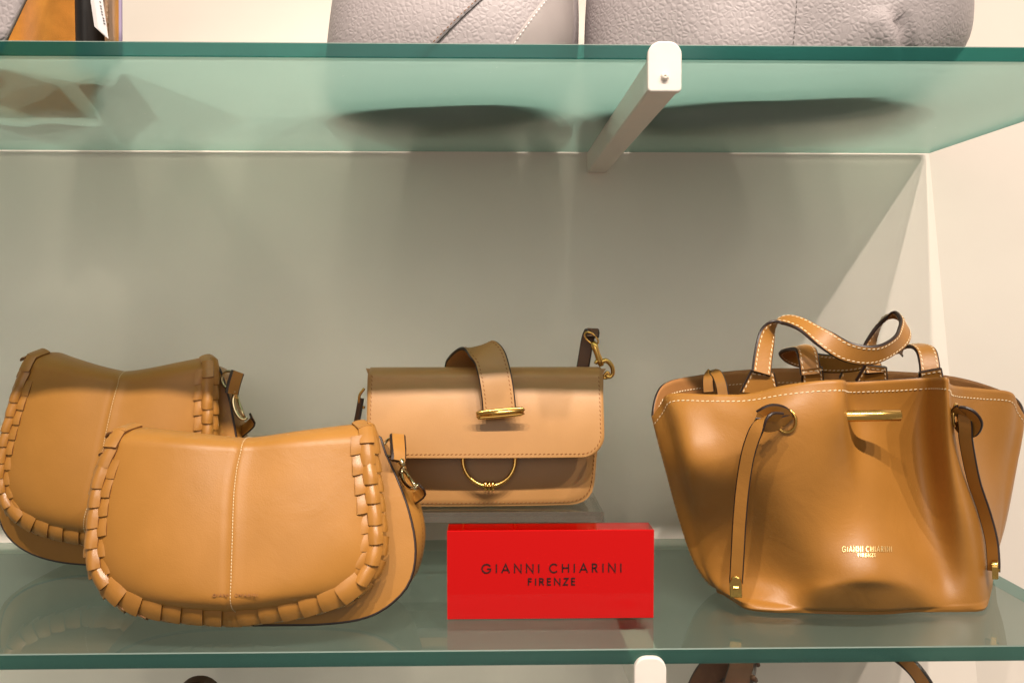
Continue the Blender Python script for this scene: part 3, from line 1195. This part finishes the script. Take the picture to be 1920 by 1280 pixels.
# ---------------------------------------------------------------- drawstring tote at the right
def tote():
    base = P(1625, 1150, .13)
    root = thing("drawstring_tote", "wide cognac leather tote cinched by a brass bar, at the right end of the shelf", "handbag", (base[0], .13, 0))
    FR = [
        [(1221, 779, .142), (1256, 738, .120), (1330, 739, .100), (1400, 738, .088), (1470, 722, .074), (1530, 714, .064), (1578, 712, .064), (1592, 716, .092), (1640, 714, .098),
         (1690, 711, .106), (1738, 708, .104), (1776, 708, .072), (1786, 722, .122), (1840, 728, .145), (1895, 735, .155), (1922, 780, .175)],
        [(1234, 832, .137), (1275, 790, .099), (1338, 787, .088), (1400, 787, .075), (1470, 786, .060), (1535, 783, .056), (1583, 782, .060), (1598, 782, .096), (1640, 782, .102),
         (1690, 782, .112), (1732, 780, .110), (1781, 785, .070), (1793, 790, .122), (1840, 795, .143), (1890, 795, .154), (1917, 825, .170)],
        [(1247, 880, .134), (1296, 878, .080), (1357, 880, .074), (1415, 880, .067), (1475, 880, .061), (1540, 880, .058), (1588, 880, .072), (1612, 880, .083), (1648, 880, .093),
         (1692, 880, .108), (1737, 880, .110), (1790, 880, .071), (1810, 880, .106), (1842, 880, .134), (1875, 880, .148), (1905, 890, .164)],
        [(1271, 968, .136), (1316, 978, .120), (1367, 980, .106), (1420, 980, .090), (1480, 980, .070), (1540, 980, .066), (1590, 980, .068), (1622, 980, .071), (1658, 980, .078),
         (1702, 980, .093), (1748, 980, .100), (1805, 980, .073), (1832, 980, .090), (1855, 980, .118), (1872, 980, .138), (1888, 975, .156)],
        [(1296, 1042, .136), (1332, 1064, .122), (1382, 1072, .107), (1436, 1072, .094), (1490, 1072, .080), (1542, 1072, .062), (1590, 1072, .050), (1632, 1072, .046), (1672, 1072, .051),
         (1714, 1072, .067), (1762, 1072, .086), (1812, 1072, .076), (1842, 1072, .082), (1858, 1072, .104), (1864, 1062, .124), (1869, 1048, .148)],
        [(1318, 1080, .133), (1350, 1106, .110), (1386, 1122, .092), (1440, 1122, .085), (1494, 1116, .080), (1542, 1106, .061), (1590, 1102, .057), (1632, 1101, .055), (1672, 1103, .059),
         (1712, 1108, .064), (1760, 1118, .077), (1812, 1124, .076), (1846, 1120, .082), (1857, 1106, .100), (1861, 1092, .120), (1864, 1076, .142)],
        [(1340, 1102, .130), (1368, 1124, .105), (1398, 1138, .088), (1448, 1142, .080), (1496, 1142, .079), (1542, 1143, .076), (1590, 1144, .074), (1632, 1145, .073), (1672, 1144, .074),
         (1712, 1141, .078), (1760, 1142, .078), (1812, 1143, .078), (1848, 1138, .082), (1856, 1120, .100), (1859, 1104, .120), (1861, 1089, .142)],
    ]
    BK = [  # back wall columns, right to left
        [(1900, 742, .205), (1790, 706, .228), (1640, 694, .238), (1500, 690, .236), (1410, 692, .228), (1310, 703, .200), (1240, 722, .164)],
        [(1898, 800, .205), (1790, 780, .228), (1640, 780, .238), (1500, 780, .236), (1400, 780, .226), (1310, 785, .198), (1250, 800, .160)],
        [(1890, 880, .200), (1790, 880, .222), (1640, 880, .232), (1500, 880, .232), (1400, 880, .222), (1320, 880, .195), (1268, 885, .160)],
        [(1876, 970, .190), (1780, 970, .212), (1640, 970, .222), (1500, 970, .222), (1410, 970, .212), (1340, 970, .188), (1295, 968, .158)],
        [(1864, 1022, .180), (1780, 1015, .198), (1640, 1010, .206), (1520, 1010, .206), (1440, 1012, .200), (1375, 1020, .182), (1314, 1038, .155)],
        [(1860, 1056, .175), (1780, 1048, .190), (1640, 1042, .196), (1540, 1042, .196), (1470, 1044, .192), (1400, 1052, .178), (1336, 1070, .154)],
        [(1857, 1070, .172), (1780, 1063, .184), (1640, 1060, .188), (1540, 1060, .188), (1480, 1062, .185), (1415, 1070, .174), (1358, 1084, .154)],
    ]
    for r_i, dY, dy in ((5, .005, 2), (6, .0075, 4)):
        FR[r_i] = [(x, y + dy, Y - dY) if 2 <= i <= 12 else (x, y, Y) for i, (x, y, Y) in enumerate(FR[r_i])]
    lerp = lambda a_, b_, f: tuple(np.array(a_) * (1 - f) + np.array(b_) * f)
    FR = [[r[0], lerp(r[0], r[1], .5)] + r[1:-1] + [lerp(r[-2], r[-1], .5), r[-1]] for r in FR]     # the wings stay flat up to the side seam
    rows = [[P(*q) for q in f_ + b_] for f_, b_ in zip(FR, BK)]
    bottom = [np.array((p[0], p[1] + .004 * (1 if p[1] < .13 else -1), .0008)) for p in rows[-1]]
    cx = np.mean([p[0] for p in rows[-1]])
    cyy = np.mean([p[1] for p in rows[-1]])
    bottom = [np.array((p[0] + (cx - p[0]) * .012, p[1] + (cyy - p[1]) * .02, .0008)) for p in rows[-1]]
    rows.append(bottom)
    R1 = crom1(rows, 71)                 # (rows, cols, 3)
    cols = np.transpose(R1, (1, 0, 2))
    ncol = 25
    per = 9
    # closed catmull around
    q = np.concatenate([cols[-1:], cols, cols[:2]], 0)
    out = []
    for i in range(ncol):
        p0, p1, p2, p3 = q[i], q[i + 1], q[i + 2], q[i + 3]
        for j in range(per):
            t = j / per
            out.append(0.5 * ((2 * p1) + (-p0 + p2) * t + (2 * p0 - 5 * p1 + 4 * p2 - p3) * t * t + (-p0 + 3 * p1 - 3 * p2 + p3) * t ** 3))
    S = np.transpose(np.array(out), (1, 0, 2))       # rows top -> bottom, around
    for j in range(S.shape[0]):
        S[j, :, 2] = np.maximum(S[j, :, 2], .0008 + (S.shape[0] - 1 - j) * .00035)
    for _ in range(22):                    # leather relaxes: soften the folds between rim and base
        A = S.copy()
        A[6:64] = (S[5:63] + S[7:65] + np.roll(S, 1, 1)[6:64] + np.roll(S, -1, 1)[6:64]) / 4
        wgt = np.clip((np.arange(S.shape[0]) - 6) / 30, .0, 1) * np.clip((66 - np.arange(S.shape[0])) / 8, 0, 1) * .8
        S[..., 1] += (A[..., 1] - S[..., 1]) * wgt[:, None]
    nf = 17 * per + 1
    front, back = S[:, :nf], np.concatenate([S[:, nf - 1:], S[:, :1]], 1)
    mats = [M['cognac'], M['cognac_in'], M['edge']]
    for nm, g in (("front_panel", front), ("back_panel", back)):
        mb = MB()
        mb.grid(g[:, ::-1])
        o = mb.build(nm, mats, root)
        sm = solid(o, .0022, -1)
        sm.material_offset = 1
        sm.material_offset_rim = 2
    bt = MB()
    ring = S[-1]
    c = ring.mean(0)
    c[2] = .0012
    bt.grid(np.array([ring, c + (ring - c) * .5, c + (ring - c) * .02]), cu=True)
    bt.build("base_panel", M['cognac_in'], root)
    # normals of the front
    du, dv = np.gradient(S, axis=1), np.gradient(S, axis=0)
    Nv = np.cross(dv, du)
    Nv /= np.linalg.norm(Nv, axis=2)[..., None] + 1e-12
    if np.mean(Nv[30, 40:60, 1]) > 0:
        Nv = -Nv
    mb = MB()
    rowi = 3
    mb.stitches(S[rowi, :nf] + Nv[rowi, :nf] * .0003, Nv[rowi, :nf], .0042, .0030, .0009, .0005, .15)
    mb.build("rim_stitching", M['thread_cream'], root)
    mb = MB()
    mb.stitches(S[rowi, nf + 3:][::1] - Nv[rowi, nf + 3:] * .0026, -Nv[rowi, nf + 3:], .0042, .0030, .0009, .0005, .15)
    mb.build("rim_stitching", M['thread_cream'], root)
    mb = MB()
    for ci in (2,):
        mb.stitches(S[8:58, ci] + Nv[8:58, ci] * .0003, Nv[8:58, ci], .0042, .0028, .0007, .0004)
    mb.build("side_stitching", M['thread_tan'], root)

    def near(px, py, lo=0, hi=nf):
        d = ray(px, py)
        d = d / np.linalg.norm(d)
        qq = S[:, lo:hi] - CAM
        kk = np.linalg.norm(qq - (qq @ d)[..., None] * d, axis=2)
        kk = kk + np.linalg.norm(qq, axis=2) * .02
        j, i = np.unravel_index(np.argmin(kk), kk.shape)
        return S[j, i + lo], Nv[j, i + lo]

    # brass bar
    mb = MB()
    e0, e1 = P(1574, 780, .074), P(1688, 778, .073)
    mb.tube([e0, e0 + (e1 - e0) * .01, e0 + (e1 - e0) * .99, e1], [.0041, .0046, .0046, .0041], 18)
    mb.build("brass_bar", M['brass'], root, sharp=50)
    # eyelets
    for (px, py, y, nrm) in ((1474, 789, .0585, (-.45, -.9, 0)), (1792, 778, .084, (.75, -.66, 0))):
        mb = MB()
        n = np.array(nrm) / np.linalg.norm(nrm)
        u = np.array((0, 0, 1.0))
        v = np.cross(n, u)
        a = np.linspace(0, 2 * math.pi, 28, endpoint=False)
        c = P(px, py, y)
        mb.tube([c + u * .0088 * math.cos(t) + v * .0075 * math.sin(t) for t in a], .0013, 8, True)
        mb.build("eyelet", M['brass'], root)

    # cords: knot loop + hanging strap + end tip
    def cord(knot, hang, tipc, wk, wh, width):
        mb = MB()
        pk = catmull([P(*c_) for c_ in knot], 40)
        mb.ribbon(pk, wk, width * 1.1, .0028, 0, 1)
        ph = catmull([P(*c_) for c_ in hang], 60)
        mb.ribbon(ph, np.array([np.array(wh[0]) * (1 - f) + np.array(wh[1]) * f for f in np.linspace(0, 1, 60)]), width, .0026, 0, 1)
        st = mb.build("drawstring", [M['cognac'], M['edge']], root, sharp=40)
        mb = MB()
        c, w_, h_, n = tipc
        n = np.array(n) / np.linalg.norm(n)
        up = np.array((-.04, 0, 1.0))
        sd = np.cross(up, n)
        sd /= np.linalg.norm(sd)
        out = [(-.5, -.55), (.5, -.55), (.5, .2)] + [(.5 * math.cos(t), .2 + .42 * math.sin(t)) for t in np.linspace(.25, math.pi - .25, 8)] + [(-.5, .2)]
        c3 = P(*c)
        G = []
        for off, sc in ((-.0022, 1.0), (.0016, 1.0), (.0024, .9)):
            G.append([c3 + sd * x * w_ * sc + up * y * h_ * sc + n * off for x, y in out])
        mb.grid(np.array(G), cu=True)
        k = len(out)
        mb.f += [tuple(range(k))[::-1], tuple(2 * k + i for i in range(k))]
        mb.m += [0, 0]
        # small rivet bar
        r0 = c3 + n * .0026
        mb.tube([r0 - sd * w_ * .18, r0 + sd * w_ * .18], .0011, 8)
        mb.build("metal_tip", M['brass'], st, sharp=40)

    cord([(1476, 790, .056), (1466, 774, .046), (1444, 769, .042), (1428, 780, .044), (1432, 794, .049), (1448, 797, .050), (1462, 790, .049), (1474, 786, .053)],
         [(1462, 782, .043), (1440, 782, .038), (1420, 803, .038), (1404, 845, .043), (1394, 900, .050), (1387, 970, .056), (1383, 1040, .062), (1380, 1092, .066)],
         ((1380, 1100, .063), .0098, .0145, (-.25, -1, .12)), np.array((.3, -.45, .9)), ((.75, -.5, .75), (.95, -.30, .0)), .0108)
    cord([(1794, 778, .080), (1804, 768, .068), (1820, 774, .064), (1830, 790, .066), (1822, 806, .074), (1804, 804, .082), (1796, 790, .084)],
         [(1808, 776, .072), (1810, 800, .072), (1812, 830, .078), (1826, 900, .090), (1846, 960, .094), (1859, 1010, .092), (1863, 1050, .089), (1863, 1070, .088)],
         ((1866, 1067, .086), .0098, .0125, (.85, -.5, .1)), np.array((.3, -.9, .1)), ((.75, -.62, .1), (.55, -.83, 0)), .0108)
    # plain loop of cord over the rear rim at the left
    mb = MB()
    mb.ribbon(catmull([P(*c_) for c_ in ((1329, 735, .176), (1328, 712, .180), (1334, 698, .186), (1344, 702, .180), (1352, 720, .170), (1356, 742, .166))], 26), np.array((.9, -.3, .2)), .0105, .0026, 0, 1)
    mb.build("drawstring", [M['cognac'], M['edge']], root, sharp=40)

    # handles
    def handle(ctrl, W, width=.0170):
        mb = MB()
        n = 110
        pth = catmull([P(*c_) for c_ in ctrl], n)
        Wk = crom1([np.array(x, float) for x in W], n)
        p, T, Wv, Nn = mb.ribbon(pth, Wk, width, .0034, 0, 1)
        h = mb.build("handle", [M['cognac'], M['edge']], root, sharp=40)
        mb = MB()
        for sg in (-1, 1):
            for sd in (-1, 1):
                mb.stitches(p + Wv * sd * (width / 2 - .0026) + Nn * sg * .0018, Nn * sg, .0042, .0030, .0009, .0004, .2)
        mb.build("stitching", M['thread_cream'], h)

    handle([(1427, 700, .104), (1432, 660, .112), (1442, 620, .120), (1466, 600, .120), (1500, 607, .108), (1545, 635, .094), (1590, 660, .086), (1640, 665, .088), (1680, 645, .100), (1697, 618, .118),
            (1684, 594, .138), (1658, 598, .150), (1640, 625, .154), (1630, 660, .152), (1640, 700, .140)],
           [(1, .2, 0), (1, .3, 0), (.9, .6, .2), (.5, .8, .4), (.2, .7, .6), (.1, .3, .9), (0, -.2, 1), (-.1, -.4, .9), (-.4, -.5, .7), (-.75, -.6, .2),
            (-.5, -.85, .1), (-.2, -1, 0), (-.6, -.8, 0), (-.9, -.4, 0), (-1, .1, 0)])
    handle([(1520, 702, .108), (1516, 672, .112), (1510, 655, .122), (1495, 652, .140), (1478, 660, .158), (1500, 672, .176), (1560, 682, .186), (1620, 676, .188), (1680, 655, .180), (1712, 648, .160), (1734, 655, .142),
            (1742, 680, .132), (1744, 712, .126)],
           [(1, -.2, 0), (1, -.3, 0), (.9, -.5, .2), (.5, -.8, .4), (.2, -.5, .9), (.1, -.2, 1), (0, -.1, 1), (-.1, -.2, 1), (.3, -.6, .7), (.6, -.8, .3), (.9, -.5, 0), (1, -.25, 0), (1, -.2, 0)])

    # handle tabs
    for (a, bq, wa, wb, y0, y1) in (((1430, 696), (1424, 738), 44, 74, .108, .110), ((1642, 686), (1634, 716), 42, 62, .140, .146), ((1600, 688), (1592, 714), 36, 40, .215, .215), ((1522, 690), (1524, 716), 40, 42, .108, .112), ((1744, 694), (1746, 716), 42, 46, .124, .128)):
        mb = MB()
        pth = np.array([P(a[0] + (bq[0] - a[0]) * f, a[1] + (bq[1] - a[1]) * f, y0 + (y1 - y0) * f) for f in np.linspace(0, 1, 8)])
        wd = np.array([(wa + (wb - wa) * f) / F * (.66 + y0) for f in np.linspace(0, 1, 8)])
        p, T, Wv, Nn = mb.ribbon(pth, np.array((1, -.12, 0)), wd, .0040, 0, 1)
        tb = mb.build("handle_tab", [M['cognac'], M['edge']], root, sharp=40)
        mb = MB()
        sg = 1 if np.dot(Nn[3], (0, -1, 0)) > 0 else -1
        for sd in (-1, 1):
            mb.stitches(p + Wv * sd * (wd[:, None] / 2 - .0024) + Nn * sg * .0021, Nn * sg, .0042, .0030, .0009, .0004, .2)
        mb.stitches(np.array([p[1] - Wv[1] * wd[1] * .42, p[1] + Wv[1] * wd[1] * .42]) + Nn[1] * sg * .0021, Nn[1] * sg, .0042, .0030, .0009, .0004)
        mb.build("stitching", M['thread_cream'], tb)

    # gold stamp on the belly of the front
    mb = MB()

    def put(x, y, l):
        px = 1625 + x
        py = 1034 - y
        c, n = near(px, py, 30, 100)
        d = ray(px, py)
        t = np.dot(c - CAM, n) / np.dot(d, n)
        return CAM + d * t + n * (.0004 + l)
    lettering(mb, "GIANNI CHIARINI", 92, 10, 1.35, put, .0002, .45)
    lettering(mb, "FIRENZE", 33, 6.5, 1.1, lambda x, y, l: put(x, y - 9.5, l), .0002, .4)
    mb.build("gold_stamp", M['gold_foil'], root, smooth=False)


tote()


# ---------------------------------------------------------------- bags on the upper shelf
ZS = ZU + TH


def soft_bag_surface(cx, cy, prof, n=96, power=2.6):
    """prof rows: (z, half width left, half width right, half depth front, half depth back, dx)"""
    pr = crom1([np.array(p, float) for p in prof], 40)
    G = []
    for z, wl, wr, df, db, dx in pr:
        row = []
        for a in np.linspace(0, 2 * math.pi, n, endpoint=False):
            c, s_ = math.cos(a), math.sin(a)
            x = abs(c) ** (2 / power) * (wr if c > 0 else -wl)
            y = abs(s_) ** (2 / power) * (-df if s_ > 0 else db)
            row.append((cx + dx + x, cy + y, z))
        G.append(row)
    return np.array(G)


def turn(G, cx, cy, ang):
    """turn a bag on the shelf, keeping its width in x"""
    x0_, x1_ = G[..., 0].min(), G[..., 0].max()
    d = G - np.array((cx, cy, 0))
    c, s_ = math.cos(ang), math.sin(ang)
    X_, Y_ = d[..., 0] * c - d[..., 1] * s_, d[..., 0] * s_ + d[..., 1] * c
    k = (x1_ - x0_) / (X_.max() - X_.min())
    X_ = (X_ - X_.min()) * k + x0_
    G = G.copy()
    G[..., 0], G[..., 1] = X_, Y_ + cy
    # bottoms are never a clean oval
    a = np.linspace(0, 2 * math.pi, G.shape[1], endpoint=False)
    wob = .05 * np.sin(3 * a + 1) + .04 * np.sin(5 * a + .4)
    for j in range(3):
        m = G[j, :, :2].mean(0)
        G[j, :, :2] = m + (G[j, :, :2] - m) * (1 + wob * (1 - j / 3))[:, None]
    return G


def grey_tote():
    Yc = .205
    xl, xr = P(1098, 60, Yc)[0], P(1786, 20, Yc)[0]
    cx = (xl + xr) / 2
    root = thing("grey_tote", "large slouchy grey pebbled tote with a pleat, above the white bracket", "handbag", (cx, Yc, ZS))
    hw = (xr - xl) / 2
    prof = [(ZS + .0006, hw * .66, hw * .46, .030, .050, 0), (ZS + .007, hw * .92, hw * .74, .082, .092, 0), (ZS + .02, hw * .995, hw * .87, .100, .10, 0), (ZS + .05, hw, hw * .99, .104, .13, 0),
            (ZS + .10, hw * .99, hw * 1.0, .10, .13, 0), (ZS + .17, hw * .95, hw * .96, .08, .12, 0), (ZS + .24, hw * .9, hw * .9, .04, .08, 0)]
    G = turn(soft_bag_surface(cx, Yc, prof, 140), cx, Yc, R(-13))
    # sagging belly, a vertical seam groove and a pleat
    for j in range(G.shape[0]):
        for i in range(G.shape[1]):
            x, y, z = G[j, i]
            if y < Yc:
                xs = P(1484, 40, .105)[0] - (z - ZS) * -.08
                y += .0022 * math.exp(-((x - xs) / .0022) ** 2)
                xp = P(1712, 60, .11)[0] - (z - ZS) * .45
                dx = x - xp
                if z < ZS + .05:
                    y += .010 * math.exp(-((dx) / .005) ** 2) - .006 * math.exp(-((dx + .012) / .010) ** 2)
                y += .003 * math.sin(x * 55) * math.exp(-((z - ZS - .03) / .03) ** 2)
                G[j, i] = (x, y, z)
    mb = MB()
    mb.grid(G[:, ::-1], cu=True)
    o = mb.build("body", M['grey'], root)
    mb = MB()
    pts = []
    for z in np.linspace(ZS + .004, ZS + .15, 30):
        j = int(np.argmin(np.abs(G[:, 35, 2] - z)))
        xs = P(1484, 40, .105)[0] + (z - ZS) * .08 + .0032
        fi = int(np.argmin(np.abs(G[j, :, 0] - xs) + (G[j, :, 1] > Yc) * 9))
        pts.append(G[j, fi] + np.array((0, -.0006, 0)))
    mb.stitches(pts, (0, -1, .1), .0040, .0028, .0006)
    mb.build("seam_stitching", M['grey_edge'], root)
    mb = MB()
    a, bq = P(1690, 28, .098), P(1730, 92, .108)
    mb.ribbon(catmull([a, (a + bq) / 2 + np.array((.003, -.002, 0)), bq], 16), np.array((.6, -.7, .2)), .0035, .0016, 0, 1)
    mb.build("pleat", [M['grey_smooth'], M['grey_edge']], root, sharp=40)
    # bottom piping
    mb = MB()
    mb.tube(G[4], .0012, 6, True)
    mb.build("piping", M['grey_smooth'], root)
    for sgn in (-1, 1):
        mb = MB()
        yy = Yc + sgn * .04
        mb.ribbon(catmull([(cx - .07, yy, ZS + .18), (cx - .065, yy, ZS + .26), (cx, yy + sgn * .01, ZS + .31), (cx + .065, yy, ZS + .26), (cx + .07, yy, ZS + .18)], 40), np.array((0, 1, .0001)), .018, .004, 0, 1)
        mb.build("handle", [M['grey_smooth'], M['grey_edge']], root, sharp=40)


def grey_hobo():
    Yc = .215
    xl, xr = P(604, 60, Yc)[0], P(1088, 20, Yc)[0]
    cx = (xl + xr) / 2
    hw = (xr - xl) / 2
    root = thing("grey_shoulder_bag", "grey pebbled shoulder bag with a diagonal seamed side band, middle of the upper shelf", "handbag", (cx, Yc, ZS))
    prof = [(ZS + .0006, hw * .68, hw * .52, .026, .040, 0), (ZS + .009, hw * .975, hw * .86, .068, .10, 0), (ZS + .04, hw * .97, hw * .97, .078, .125, 0), (ZS + .08, hw * .94, hw * 1.0, .074, .125, 0),
            (ZS + .15, hw * .88, hw * .97, .05, .12, 0), (ZS + .22, hw * .8, hw * .9, .02, .08, 0)]
    G = turn(soft_bag_surface(cx, Yc, prof, 160, 2.5), cx, Yc, R(-16))
    mb = MB()
    mb.grid(G[:, ::-1], cu=True)
    mb.build("body", M['grey'], root)
    cg = G.mean(1, keepdims=True)
    O = G - cg
    nn = O / np.linalg.norm(O[..., :2], axis=2)[..., None]

    def panel(name, fx0, fx1, lift, m_):
        """plate following the front of the body between two slanting lines x(z)"""
        fr_ = []
        for j in range(G.shape[0]):
            z = G[j, 0, 2]
            if z > ZS + .17:
                break
            hi = G[j, :80]
            x = hi[:, 0]
            row = []
            for f in np.linspace(0, 1, 26):
                xx = fx0(z) + (fx1(z) - fx0(z)) * f
                xx = min(max(xx, x.min() + 1e-4), x.max() - 1e-4)
                idx = np.argsort(x)
                yy = np.interp(xx, x[idx], hi[idx, 1])
                edge = min(f, 1 - f)
                row.append((xx, yy - lift * min(1, .75 + edge * 2.5), z))
            fr_.append(row)
        g = np.array(fr_)
        b_ = MB()
        b_.grid(g)
        o = b_.build(name, [m_, M['grey_edge']], root)
        sm = solid(o, lift * .95, 1 if False else -1)
        sm.material_offset_rim = 1
        return g
    yq = .142
    X = lambda px: P(px, 40, yq)[0]
    zz = lambda py: P(900, py, yq)[2]
    ln = lambda pa, pb: (lambda z: X(pa) + (z - zz(72)) / (zz(0) - zz(72)) * (X(pb) - X(pa)))
    lt = panel("front_flap", lambda z: G[..., 0].min() + .004, ln(835, 912), .0024, M['grey'])
    rt_ = panel("side_band", ln(968, 1018), lambda z: G[..., 0].max() - .003, .0030, M['grey_smooth'])
    for g, i, dx, nm in ((lt, 25, -.0035, 'flap'), (rt_, 0, .0035, 'band')):
        mb = MB()
        pts = g[:, i] + np.array((dx, -.0008, 0))
        mb.stitches(pts, (0, -1, 0), .0040, .0026, .0007)
        mb.build("stitching", M['thread_brown' if nm == 'flap' else 'paper'], root)
    mb = MB()
    mb.ribbon(catmull([(cx - .08, Yc, ZS + .15), (cx - .06, Yc, ZS + .26), (cx, Yc, ZS + .32), (cx + .07, Yc, ZS + .26), (cx + .09, Yc, ZS + .15)], 40), np.array((0, 1, .0001)), .024, .004, 0, 1)
    mb.build("shoulder_strap", [M['grey_smooth'], M['grey_edge']], root, sharp=40)


def suede_bag():
    Y0 = .05
    x = lambda px, y=Y0: P(px, 60, y)[0]
    root = thing("open_suede_bag", "open bag showing brown suede inside, left end of the upper shelf", "handbag", (x(60), .13, ZS))
    H = .20
    # suede back wall, wavy
    mb = MB()
    g = []
    xa, xb = x(-30, .25), x(206, .25)
    for f in np.linspace(0, 1, 16):
        row = []
        for s in np.linspace(0, 1, 40):
            yy = .25 + .012 * math.sin(s * 9) * (1 - .4 * f) + .05 * (2 * s - 1) ** 4 * -1
            row.append((xa + (xb - xa) * s, yy, ZS + .0008 + H * f))
        g.append(row)
    mb.grid(np.array(g))
    o = mb.build("suede_lining", [M['suede'], M['grey']], root)
    s_ = solid(o, .003, -1)
    s_.material_offset = 1
    # grey front flap turned aside at the left, slanting edge
    mb = MB()
    g = []
    for f in np.linspace(0, 1, 14):
        z = ZS + .0008 + H * f
        e = P(4 + 50 * min(f * H / .0385, 1.5), 60, .035)[0]
        row = []
        for s in np.linspace(0, 1, 16):
            row.append((x(-220, .03) + (e - x(-220, .03)) * s, .03 + .004 * math.sin(s * 3), z))
        g.append(row)
    mb.grid(np.array(g))
    o = mb.build("front_panel", [M['grey'], M['suede'], M['grey_smooth']], root)
    s_ = solid(o, .0034, -1)
    s_.material_offset = 1
    s_.material_offset_rim = 2
    # right suede side with stitch row
    mb = MB()
    g = []
    for f in np.linspace(0, 1, 12):
        z = ZS + .0008 + H * f
        row = []
        for s in np.linspace(0, 1, 14):
            q0, q1 = P(222 + 8 * f, 60, .040)[0], x(194, .24)
            row.append((q0 + (q1 - q0) * s - .010 * math.sin(s * math.pi), .040 + .19 * s, z))
        g.append(row)
    g = np.array(g)
    mb.grid(g)
    o = mb.build("side_panel", [M['grey_smooth'], M['suede'], M['tag_edge']], root)
    s_ = solid(o, .0026, 1)
    s_.material_offset = 1
    s_.material_offset_rim = 2
    mb = MB()
    mb.stitches(g[:, 2] + np.array((-.0004, -.0016, 0)), (-.5, -.85, 0), .0042, .0030, .0009, .0006)
    mb.build("stitching", M['thread_cream'], root)
    # black inner pocket
    mb = MB()
    a, bq = x(141, .085), x(196, .085)
    g = np.array([[(a + (bq - a) * s, .085 - .012 * math.sin(s * math.pi), ZS + .001 + .14 * f) for s in np.linspace(0, 1, 14)] for f in np.linspace(0, 1, 8)])
    mb.grid(g)
    o = mb.build("inner_pocket", M['black'], root)
    solid(o, .002)
    # white card price tag hanging in it
    t = thing("price_tag", "white double card tag hanging inside the open suede bag", "tag", P(190, 40, .05))
    for k, (pts, y) in enumerate(((((168, -60), (168, -10), (177, 50), (199, 71), (188, -60)), .052), (((173, -60), (175, -10), (184, 54), (203, 73), (191, -10), (190, -60)), .046))):
        mb = MB()
        q = np.array([P(a_, b_, y) for a_, b_ in pts])
        n = len(q)
        mb.add(list(q) + list(q + np.array((0, .0008, 0))), [tuple(range(n)), tuple(range(n, 2 * n))[::-1]] + [(i, (i + 1) % n, n + (i + 1) % n, n + i) for i in range(n)][::1])
        mb.build("card", M['paper'], t, smooth=False)
    mb = MB()
    for (x0_, y0_, l_) in ((186, 2, 7), (187, 10, 4), (188, 15, 6), (189, 21, 3), (190, 26, 5), (192, 33, 4), (193, 38, 3), (194, 43, 4)):
        p0, p1 = P(x0_, y0_, .0455), P(x0_ + 3.2, y0_ + l_ * .3, .0455)
        p2, p3 = P(x0_ + 3.8, y0_ + l_ * .3 + 2.2, .0455), P(x0_ + .6, y0_ + 2.2, .0455)
        mb.add([p0, p1, p2, p3], [(0, 1, 2, 3)])
    mb.build("print", M['ink'], t, smooth=False)


grey_tote()
grey_hobo()
suede_bag()


# ---------------------------------------------------------------- bags below the lower shelf (only their tops show)
def below_bag(label, cx, Y, ztop, hw, col, handle_ctrl, W, width, ridged):
    root = thing("lower_bag", label, "handbag", (cx, Y, ztop - .16))
    prof = [(ztop - .16, hw * .9, hw * .9, .04, .04, 0), (ztop - .1, hw, hw, .05, .05, 0), (ztop - .02, hw * .8, hw * .8, .03, .03, 0), (ztop, hw * .7, hw * .7, .01, .01, 0)]
    mb = MB()
    mb.grid(soft_bag_surface(cx, Y, prof, 48)[:, ::-1], cu=True)
    mb.build("body", col, root)
    mb = MB()
    pth = catmull([P(*c) for c in handle_ctrl], 50)
    p, T, Wv, Nn = mb.ribbon(pth, np.array(W, float), width, .005, 0, 1)
    h = mb.build("handle", [col, M['edge']], root, sharp=40)
    if ridged:
        mb = MB()
        for i in range(3, 47, 2):
            c = p[i] + Wv[i] * width / 2
            mb.tube([c - Nn[i] * .004, c + Nn[i] * .004], .0022, 6)
        mb.build("lacing", M['dark_leather'], h)


below_bag("brown bag handle with a laced dark edge, under the shelf right of the lower bracket", P(1290, 1500, .12)[0], .14, P(1290, 1420, .12)[2], .07, M['dark_leather'],
          [(1275, 1440, .15), (1310, 1300, .15), (1345, 1246, .14), (1375, 1228, .12), (1392, 1245, .10), (1380, 1300, .09), (1360, 1440, .09)], (.8, -.6, .1), .024, True)
below_bag("thin brown strap of a bag hung below the right end of the shelf", P(1790, 1560, .12)[0], .14, P(1790, 1420, .12)[2], .06, M['cognac_in'],
          [(1640, 1218, .16), (1668, 1222, .14), (1698, 1238, .12), (1730, 1275, .11), (1770, 1350, .10), (1800, 1440, .10)], (.8, -.5, .4), .013, False)
below_bag("dark red-brown rounded bag handle peeping up below the front saddle bag", P(370, 1500, .1)[0], .12, P(370, 1420, .1)[2], .07, M['dark_leather'],
          [(310, 1440, .10), (322, 1330, .10), (345, 1288, .10), (372, 1277, .10), (398, 1288, .10), (420, 1330, .10), (432, 1440, .10)], (0, 1, .05), .016, False)
